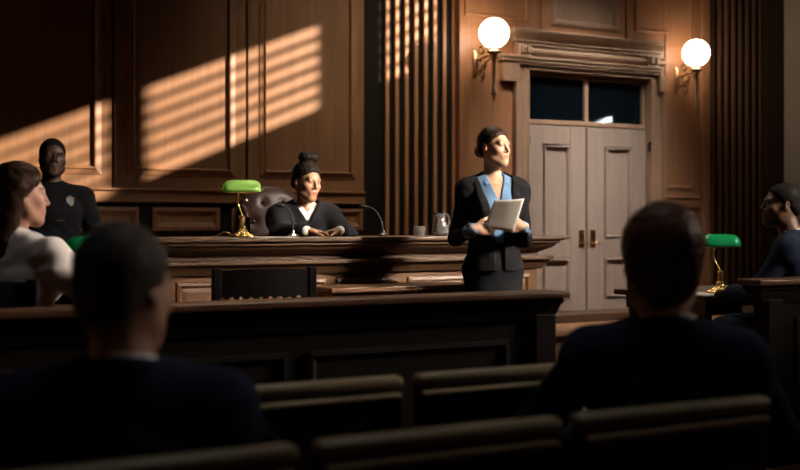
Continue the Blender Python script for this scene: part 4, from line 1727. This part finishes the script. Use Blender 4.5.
NAVY = cloth('navy_suiting', (.016, .021, .040), sheen=.0)
CHAR = cloth('charcoal_blazer', (.014, .014, .016), sheen=.0)
BLACK = cloth('black_cloth', (.006, .006, .007), sheen=.0)
SKIRT = cloth('dark_skirt', (.016, .017, .020), sheen=.0)
BLUE = cloth('blue_cotton', (.13, .225, .38), .75)
WHITE = cloth('white_cotton', (.72, .70, .66), .8)
ROBE = cloth('black_robe', (.008, .008, .010), .65, sheen=.02)
SHOE = plain('shoe_leather', (.01, .009, .009), .3)
SKIN = {}
for n in ('attorney', 'judge', 'officer', 'clerk', 'man', 'man2', 'listener'):
    SKIN[n] = vcol('skin_' + n, .48, .06, .08, 500)
rng = random.Random(4)


def body(S, root, mat, col, h=.0042, hands=()):
    lo, hi = bounds(S, .17)
    F = SD(lo, hi, h)
    torso(F, S)
    legs(F, S)
    for q in 'RL':
        arm(F, S, q)
    head(F, S)
    for a in hands:
        hand(F, *a)
    return sd_obj('body', F, mat, root, col)


def hair_grid(S, m=.17, low=.2, h=.004):
    c = S['headc']
    return SD(c - A(m, m, low), c + A(m, m, .24), h)


# ---------------------------------------------------------------- attorney
loc = (3.605, 5.485, 0)
phi = R(-17)
r = thing('person', 'standing woman in a dark blazer and blue shirt holding a sheet of paper', 'person', loc, phi)
L_ = place(loc, phi)
S = skeleton(1.765, fem=True, yaw=R(34), pitch=R(0), roll=R(0), hs=.97, width=.98)
wR = L_(atd(474, 229, 6.30))
wL = L_(atd(523.5, 227, 6.32))
set_arms(S, wR, wL, (-.28, .5, -1), (.28, .5, -1))
S['ankR'] = A(-.085, .03, .085)
hR = (S['wrR'], (1, -.10, -.02), (.1, 1, .1), (-.1, 0, 1), (18, 38, 30), .92, (.55, .5))
hL = (S['wrL'], (-1, -.18, .08), (-.1, 1, .1), (.1, 0, 1), (18, 38, 30), .92, (.55, .5))
body(S, r, SKIN['attorney'], skin_colour(S, (.50, .29, .185), (.38, .13, .10), (.05, .03, .02)), .0040, (hR, hL))
F = hair_grid(S)
cap(F, S, .008, fr=.084, temple=.012, nape=-.060)
T = HT(S)
F.ell(T(.0, .108, -.018), A(.040, .034, .036), .015, S['Rh'])
F.ell(T(.018, .12, -.03), A(.022, .022, .024), .01)
F.cone(T(-.05, .05, -.02), T(0, .1, -.018), .03, .026, .02)
F.cone(T(.05, .05, -.02), T(0, .1, -.018), .03, .026, .02)
F.wrinkle(.0008, 130, 1)
sd_obj('hair', F, hair_mat('dark_brown_hair', (.022, .012, .008), .36), r)
shirt(S, r, BLUE, .010, .004, vneck=(S['neckb'][2] - .15, .052), collar_r=.062, spread=.45, collar_h=.026)
o = suit(S, r, CHAR, S['neckb'][2] - .36, .080, S['pel'][2] - .03, .020, .005, False, open_w=.026, name='blazer', sleeve=.90)
# blue cuffs below the blazer sleeves
for q in 'RL':
    F = SD(np.minimum(S['elb' if 0 else 'el' + q], S['wr' + q]) - .1, np.maximum(S['el' + q], S['wr' + q]) + .1, .004)
    a_, b_ = S['el' + q], S['wr' + q]
    F.cone(a_ + (b_ - a_) * .74, a_ + (b_ - a_) * .96, .041, .036, 0)
    F.wrinkle(.003, 70, 1)
    sd_obj('shirt_cuff', F, BLUE, r)
lo, hi = bounds(S, .14)
F = SD(lo, A(hi[0], hi[1], S['waist'][2] + .06), .006)
F.econe(S['pel'] + A(0, .01, -.02), S['waist'], A(.178, .132, .1), A(.135, .112, .08), .04)
F.econe(S['pel'] + A(0, .01, -.02), A(0, .0, .56), A(.178, .132, .1), A(.165, .125, .05), .04)
zt = S['waist'][2] + .02
F.clip(lambda X, Y, Z: np.maximum(Z - zt, .55 - Z) + 0 * X + 0 * Y)
F.wrinkle(.002, 25, 1)
sd_obj('skirt', F, SKIRT, r)
shoes(S, r, SHOE)
# the sheet she holds
q = [atd(494, 200, 6.20), atd(524.5, 198.5, 6.20), atd(514, 233.5, 6.285), atd(485.5, 226.5, 6.285)]
ctr = (q[0] + q[1] + q[2] + q[3]) / 4
ex = ((q[1] - q[0]) + (q[2] - q[3])).normalized()
ey = ((q[0] - q[3]) + (q[1] - q[2]))
ez = ex.cross(ey).normalized()
ey = ez.cross(ex)
Mp = Matrix((ex, ey, ez)).transposed().to_4x4()
Mp.translation = ctr
inv = Mp.inverted()
bm = BM()
n = 10
g = []
for i in range(n + 1):
    for j in range(n + 1):
        u, v = i / n, j / n
        p = (q[0] * (1 - u) + q[1] * u) * (1 - v) + (q[3] * (1 - u) + q[2] * u) * v
        p = inv @ p
        p.z += .010 * math.sin(PI * u) * (1 - v) - .006 * math.sin(PI * v)
        g.append(bm.verts.new(p))
for i in range(n):
    for j in range(n):
        a_ = i * (n + 1) + j
        bm.faces.new((g[a_], g[a_ + 1], g[a_ + n + 2], g[a_ + n + 1]))
o = obj('paper_sheet', bm, M['typed'], None, True)
md = o.modifiers.new('thick', 'SOLIDIFY')
md.thickness = .001
o.matrix_world = Mp
tag(o, "typed white paper sheet held in the standing woman's hands", 'paper')

# ---------------------------------------------------------------- judge
loc = (2.985, 6.86, 0.25)
phi = R(-12)
r = thing('person', 'seated judge in a black robe with hair in a high bun, hands folded', 'person', loc, phi)
L_ = place(loc, phi)
S = skeleton(1.70, seat=.465, fem=True, lean=R(9), yaw=R(26), pitch=R(8), roll=R(4), hs=1.04, width=1.05)
wR = L_(atd(307, 230.5, 6.93))
wL = L_(atd(340, 229.5, 7.02))
wR[2] = wL[2] = 1.1155 + .032 - .25
set_arms(S, wR, wL, (-.6, .5, -.5), (.5, .6, -.5))
hR = (S['wrR'], (1, -.12, -.06), (0, -.1, -1), (0, -1, 0), (14, 30, 22), .95, (.6, .3))
hL = (S['wrL'], (-1, -.20, -.04), (0, -.1, -1), (0, -1, .1), (14, 26, 20), .95, (.6, .3))
body(S, r, SKIN['judge'], skin_colour(S, (.30, .155, .088), (.22, .075, .055), (.012, .008, .006)), .0042, (hR, hL))
F = hair_grid(S, .17, .2)
cap(F, S, .012, fr=.080, temple=.012, nape=-.065)
T = HT(S)
F.ell(T(0, .025, .155), A(.058, .052, .044), .02, S['Rh'])
F.ell(T(.02, .0, .160), A(.040, .036, .034), .015)
F.ell(T(-.026, .03, .150), A(.036, .034, .034), .015)
F.wrinkle(.0014, 120, 2)
sd_obj('hair', F, hair_mat('black_bun_hair', (.010, .007, .006), .5, (120, 120, 40)), r)
sh_ = shirt(S, r, WHITE, .012, .005, vneck=(S['neckb'][2] - .04, .03), collar_r=.062, spread=.3, collar_h=.024)
lo, hi = bounds(S, .2)
lo[2] = max(lo[2], .02)
F = SD(lo, A(hi[0], hi[1], S['headc'][2]), .006)
torso(F, S, .034, .05)
for q in 'RL':
    F.cone(S['sh' + q] + A(0, 0, -.005), S['el' + q], .082, .088, .04)
    F.cone(S['el' + q], S['el' + q] + (S['wr' + q] - S['el' + q]) * .82, .085, .060, .03)
    F.cone(S['hip' + q], S['knee' + q], .125, .11, .06)
    F.cone(S['knee' + q], S['ank' + q] + A(0, 0, .05), .105, .11, .05)
nb = S['neckb']
vz = nb[2] - .11
X_, Y_, Z_ = F.grid()
F.d = (F.d + .006 * np.sin(55 * X_ + 2.2 * np.sin(9 * Z_)) * np.clip((nb[2] - .08 - Z_) / .1, 0, 1)).astype(np.float32)
F.carve(lambda X, Y, Z: np.maximum(Y - (nb[1] - .02), np.abs(X) - .066 * np.clip((Z - vz) / (nb[2] - vz), -.01, 1.3)))
F.cone(nb + A(0, .01, -.02), nb + A(0, .0, .16), .07, .09, 0, 's')
zb = 1.116 - .25
F.carve(lambda X, Y, Z: np.maximum(zb - .14 - Z, np.maximum(Z - zb, Y + .21)) + 0 * X)
sd_obj('robe', F, ROBE, r)
for q in 'RL':
    a_, b_ = S['el' + q], S['wr' + q]
    F = SD(np.minimum(a_, b_) - .1, np.maximum(a_, b_) + .1, .004)
    F.cone(a_ + (b_ - a_) * .78, a_ + (b_ - a_) * .97, .042, .037, 0)
    sd_obj('shirt_cuff', F, WHITE, r)
shoes(S, r, SHOE)

# leather wing chair behind the judge
loc = (2.93, 7.14, 0.27)
t = thing('leather_chair', 'oxblood leather high-back chair behind the judge', 'chair', loc, R(0))
F = SD((-.46, -.5, .28), (.46, .28, 1.3), .008)
F.econe((0, .14, .62), (0, .17, .95), A(.27, .075, .2), A(.28, .075, .24), .03)
for s in (-1, 1):
    F.econe((s * .25, .07, .70), (s * .265, .03, .95), A(.055, .12, .1), A(.05, .10, .11), .04)
for i in range(4):
    for j in range(3 + i % 2):
        x = (-.15 + .15 * j) if i % 2 == 0 else (-.225 + .15 * j)
        F.ell((x, .075, .66 + .14 * i), A(.016, .03, .016), .05, None, 's')
br = sd_obj('backrest', F, M['leather'], t)
for i in range(4):
    for j in range(3 + i % 2):
        x = (-.15 + .15 * j) if i % 2 == 0 else (-.225 + .15 * j)
        bm = BM()
        bmesh.ops.create_uvsphere(bm, u_segments=10, v_segments=8, radius=.012, matrix=Matrix.Translation((x, .10, .66 + .14 * i)))
        obj('button', bm, M['leather'], br, True)
F = SD((-.46, -.5, .2), (.46, .28, .8), .009)
F.econe((0, -.02, .36), (0, -.14, .36), A(.27, .2, .075), A(.27, .2, .075), .02)
sd_obj('seat', F, M['leather'], t)
for s in (-1, 1):
    F = SD((s * .33 - .12, -.5, .2), (s * .33 + .12, .28, .8), .008)
    F.econe((s * .33, .1, .6), (s * .33, -.26, .58), A(.06, .06, .055), A(.065, .06, .06), .02)
    F.econe((s * .33, .1, .42), (s * .33, -.24, .42), A(.04, .05, .15), A(.04, .05, .15), .03)
    sd_obj('armrest', F, M['leather'], t)
bm = BM()
lathe(bm, [(.03, .06), (.03, .3), (.12, .31)], seg=16)
for i in range(5):
    a_ = i * 2 * PI / 5
    tube(bm, [(0, 0, .07), (.27 * math.cos(a_), .27 * math.sin(a_), .045)], [.024, .016], 8)
    bmesh.ops.create_uvsphere(bm, u_segments=10, v_segments=8, radius=.03, matrix=Matrix.Translation((.27 * math.cos(a_), .27 * math.sin(a_), .03)))
obj('swivel_base', bm, M['black_plastic'], t, True, True)

# ---------------------------------------------------------------- officer
p0 = atd(52, 200, 7.0)
loc = (p0.x, p0.y, 0)
phi = R(2)
r = thing('person', 'standing officer in a black uniform with a silver badge by the wall', 'person', loc, phi)
L_ = place(loc, phi)
S = skeleton(1.725, yaw=R(-4), pitch=R(-4), roll=R(3), hs=1.0, width=1.08)
wR = A(-.075, -.22, 1.03)
wL = A(.085, -.215, 1.02)
set_arms(S, wR, wL, (-1, .4, -.5), (1, .4, -.5))
hR = (S['wrR'], (1, -.35, -.25), (.1, 1, 0), (0, -.3, 1), (25, 40, 30), 1.0, (.5, .4))
hL = (S['wrL'], (-1, -.15, -.25), (-.1, 1, 0), (0, -.3, 1), (25, 40, 30), 1.0, (.5, .4))
body(S, r, SKIN['officer'], skin_colour(S, (.062, .029, .018), (.05, .02, .016), (.008, .006, .005)), .0044, (hR, hL))
F = hair_grid(S)
cap(F, S, .006, fr=.088, temple=.01, nape=-.06)
F.wrinkle(.0008, 260)
sd_obj('hair', F, hair_mat('black_cropped_hair', (.006, .005, .004), .7, (200, 200, 200)), r)
sh_ = shirt(S, r, BLACK, .018, .005, low=S['pel'][2] - .02, collar_r=.068, name='uniform_shirt', sleeves=(.017, .016, .95), wr=.003)
trousers(S, r, BLACK)
shoes(S, r, SHOE)
nb = S['neckb']
bm = BM()
xb, zb_ = .085, nb[2] - .10
yb = S['SF'].front(xb, zb_ - .02) - .003
prism(bm, [(0, -.034), (.018, -.024), (.024, -.004), (.022, .016), (.026, .024), (.014, .026), (0, .036), (-.014, .026), (-.026, .024), (-.022, .016), (-.024, -.004), (-.018, -.024)], (xb, yb - .004, zb_), (1, 0, 0), (0, 0, 1), (.0, .008, 0))
lathe(bm, [(0, 0), (.011, .0), (.011, .003), (0, .004)], (xb, yb - .004, zb_), 16, Matrix.Rotation(PI / 2, 4, 'X'))
o = obj('badge', bm, M['chrome'], sh_)
o['label'] = 'silver shield badge'
bm = BM()
yb = S['SF'].front(.02, nb[2] - .22)
box(bm, (-.005, yb - .008, nb[2] - .225), (.045, yb + .004, nb[2] - .215), .002, 1)
obj('tie_bar', bm, M['chrome'], sh_)
F = SD((-.24, -.22, .95), (.24, .22, 1.18), .006)
F.econe(S['waist'] + A(0, 0, -.045), S['waist'] + A(0, 0, -.02), A(.168, .132, .028), A(.165, .13, .028), 0)
bt = sd_obj('belt', F, M['black_plastic'], r)
obj('buckle', box(BM(), (-.028, -.145, S['waist'][2] - .055), (.028, -.132, S['waist'][2] - .012), .004, 2), M['brass'], bt)

# ---------------------------------------------------------------- woman in white at the left
p0 = atd(12, 300, 4.42)
loc = (p0.x, p0.y, 0)
phi = R(138)
r = thing('person', 'seated long-haired woman in a white blouse at the left edge', 'person', loc, phi)
L_ = place(loc, phi)
S = skeleton(1.74, seat=.53, fem=True, lean=R(4), yaw=R(-46), pitch=R(2), hs=1.0, width=1.08)
set_arms(S, A(-.16, -.36, .84), A(.16, -.38, .84), (-1, .2, -.6), (1, .2, -.6))
hR = (S['wrR'], (.3, -1, -.1), (0, 0, -1), (1, 0, 0), (12, 20, 14), .92)
hL = (S['wrL'], (-.3, -1, -.1), (0, 0, -1), (-1, 0, 0), (12, 20, 14), .92)
body(S, r, SKIN['clerk'], skin_colour(S, (.50, .27, .185), (.42, .15, .12), (.06, .035, .022)), .0044, (hR, hL))
F = hair_grid(S, .2, .42, .0045)
cap(F, S, .018, fr=.080, temple=.0, nape=-.07)
T = HT(S)
for (x0, y0, z0, x1, y1, z1, ra, rb) in ((0, .06, .0, 0, .115, -.32, .080, .065), (-.058, .03, .03, -.075, .085, -.30, .040, .045), (.058, .03, .03, .075, .085, -.30, .040, .045), (-.03, .08, .0, -.04, .12, -.35, .05, .045), (.03, .08, .0, .04, .12, -.35, .05, .045)):
    F.cone(T(x0, y0, z0), T(x1, y1, z1), ra, rb, .03)
F.wrinkle(.002, 100, 1, (1, 1, .05))
sd_obj('hair', F, hair_mat('long_brown_hair', (.030, .015, .009), .34), r)
shirt(S, r, WHITE, .022, .005, low=S['pel'][2] - .06, collar_r=.062, name='blouse', sleeves=(.026, .016, .97), wr=.0055, spread=.4)
trousers(S, r, BLACK)
shoes(S, r, SHOE)
ch = A(math.sin(R(138 - 180)), math.cos(R(138 - 180)), 0)
slat_chair('slat_back_chair', 'black slat-back chair with the woman in white sitting on it', (loc[0] - .20, loc[1] - .24, 0), R(-14), .5)

# ---------------------------------------------------------------- grey-haired man, front left
loc = (0.55, 2.12, 0)
phi = R(162)
r = thing('person', 'grey-haired man in a dark suit seen from behind at the bottom left', 'person', loc, phi)
S = skeleton(1.62, seat=.335, lean=R(2), yaw=R(-34), pitch=R(4), hs=1.0, width=1.0)
for n_ in ('kneeR', 'kneeL', 'ankR', 'ankL', 'toeR', 'toeL'):
    S[n_] = S[n_] + A(0, .10, 0)
set_arms(S, A(-.15, -.34, .62), A(.15, -.34, .62), (-1, .3, -.5), (1, .3, -.5))
hR = (S['wrR'], (.4, -1, -.2), (0, 0, -1), (1, 0, 0), (14, 22, 14))
hL = (S['wrL'], (-.4, -1, -.2), (0, 0, -1), (-1, 0, 0), (14, 22, 14))
body(S, r, SKIN['man'], skin_colour(S, (.42, .22, .15), (.33, .13, .10), (.08, .07, .06)), .0044, (hR, hL))
F = hair_grid(S)
cap(F, S, .010, fr=.084, temple=.0, nape=-.085)
F.wrinkle(.0012, 150)
sd_obj('hair', F, hair_mat('grey_cropped_hair', (.06, .05, .043), .5, (80, 80, 14)), r)
shirt(S, r, WHITE, .010, .006, collar_r=.070)
suit(S, r, NAVY, S['neckb'][2] - .33, .085, S['pel'][2] - .07, .024, .006)
trousers(S, r, NAVY)
shoes(S, r, SHOE)

# ---------------------------------------------------------------- brown-haired man, front right
loc = (1.865, 2.08, 0)
phi = R(146)
r = thing('person', 'brown-haired man in a navy suit seen from behind at the bottom right', 'person', loc, phi)
S = skeleton(1.66, seat=.35, lean=R(2), yaw=R(-2), pitch=R(3), hs=1.12, width=.98)
for n_ in ('kneeR', 'kneeL', 'ankR', 'ankL', 'toeR', 'toeL'):
    S[n_] = S[n_] + A(0, .10, 0)
set_arms(S, A(-.17, -.36, .64), A(.17, -.36, .64), (-1, .3, -.5), (1, .3, -.5))
hR = (S['wrR'], (.4, -1, -.2), (0, 0, -1), (1, 0, 0), (14, 22, 14))
hL = (S['wrL'], (-.4, -1, -.2), (0, 0, -1), (-1, 0, 0), (14, 22, 14))
body(S, r, SKIN['man2'], skin_colour(S, (.42, .22, .15), (.33, .13, .10), (.05, .03, .02)), .0044, (hR, hL))
F = hair_grid(S)
cap(F, S, .016, fr=.084, temple=-.005, nape=-.105)
T = HT(S)
F.ell(T(0, .06, -.05), A(.058, .045, .06), .03, S['Rh'])
F.wrinkle(.0018, 120)
sd_obj('hair', F, hair_mat('brown_short_hair', (.085, .036, .018), .42, (80, 80, 10)), r)
shirt(S, r, WHITE, .010, .006, collar_r=.073, collar_h=.036)
suit(S, r, NAVY, S['neckb'][2] - .33, .085, S['pel'][2] - .07, .026, .006)
trousers(S, r, NAVY)
shoes(S, r, SHOE)

# ---------------------------------------------------------------- listener at the right
p0 = atd(806, 300, 6.35)
loc = (p0.x, p0.y, 0)
phi = R(-150)
r = thing('person', 'seated man in a dark navy suit in profile at the right edge', 'person', loc, phi)
L_ = place(loc, phi)
S = skeleton(1.82, seat=.50, lean=R(10), yaw=R(28), pitch=R(-3), hs=1.03, width=1.08)
wL = L_(atd(731, 300, 6.50))
wL[2] = .80
wR = A(-.12, -.36, .83)
set_arms(S, wR, wL, (-1, .3, -.4), (.9, .5, -.5))
hR = (S['wrR'], (.4, -1, -.2), (0, 0, -1), (1, 0, 0), (12, 20, 14))
d_ = S['wrL'] - S['elL']
hL = (S['wrL'], (d_[0], d_[1], -.01), (0, 0, -1), (-1, .2, 0), (12, 20, 14))
body(S, r, SKIN['listener'], skin_colour(S, (.10, .048, .028), (.09, .035, .028), (.008, .006, .005), beard=(.012, .008, .006)), .0042, (hR, hL))
F = hair_grid(S)
cap(F, S, .006, fr=.086, temple=.006, nape=-.07)
F.wrinkle(.0008, 260)
sd_obj('hair', F, hair_mat('black_short_hair', (.006, .005, .004), .6, (200, 200, 200)), r)
shirt(S, r, WHITE, .010, .006, collar_r=.068)
suit(S, r, NAVY, S['neckb'][2] - .33, .085, S['pel'][2] - .07, .024, .006)
trousers(S, r, NAVY)
shoes(S, r, SHOE)
slat_chair('slat_back_chair', 'black slat-back chair under the seated man at the right edge', (loc[0] + .22 * math.sin(R(-150)) * -1, loc[1] + .22 * math.cos(R(-150)) , 0), R(30), .5)
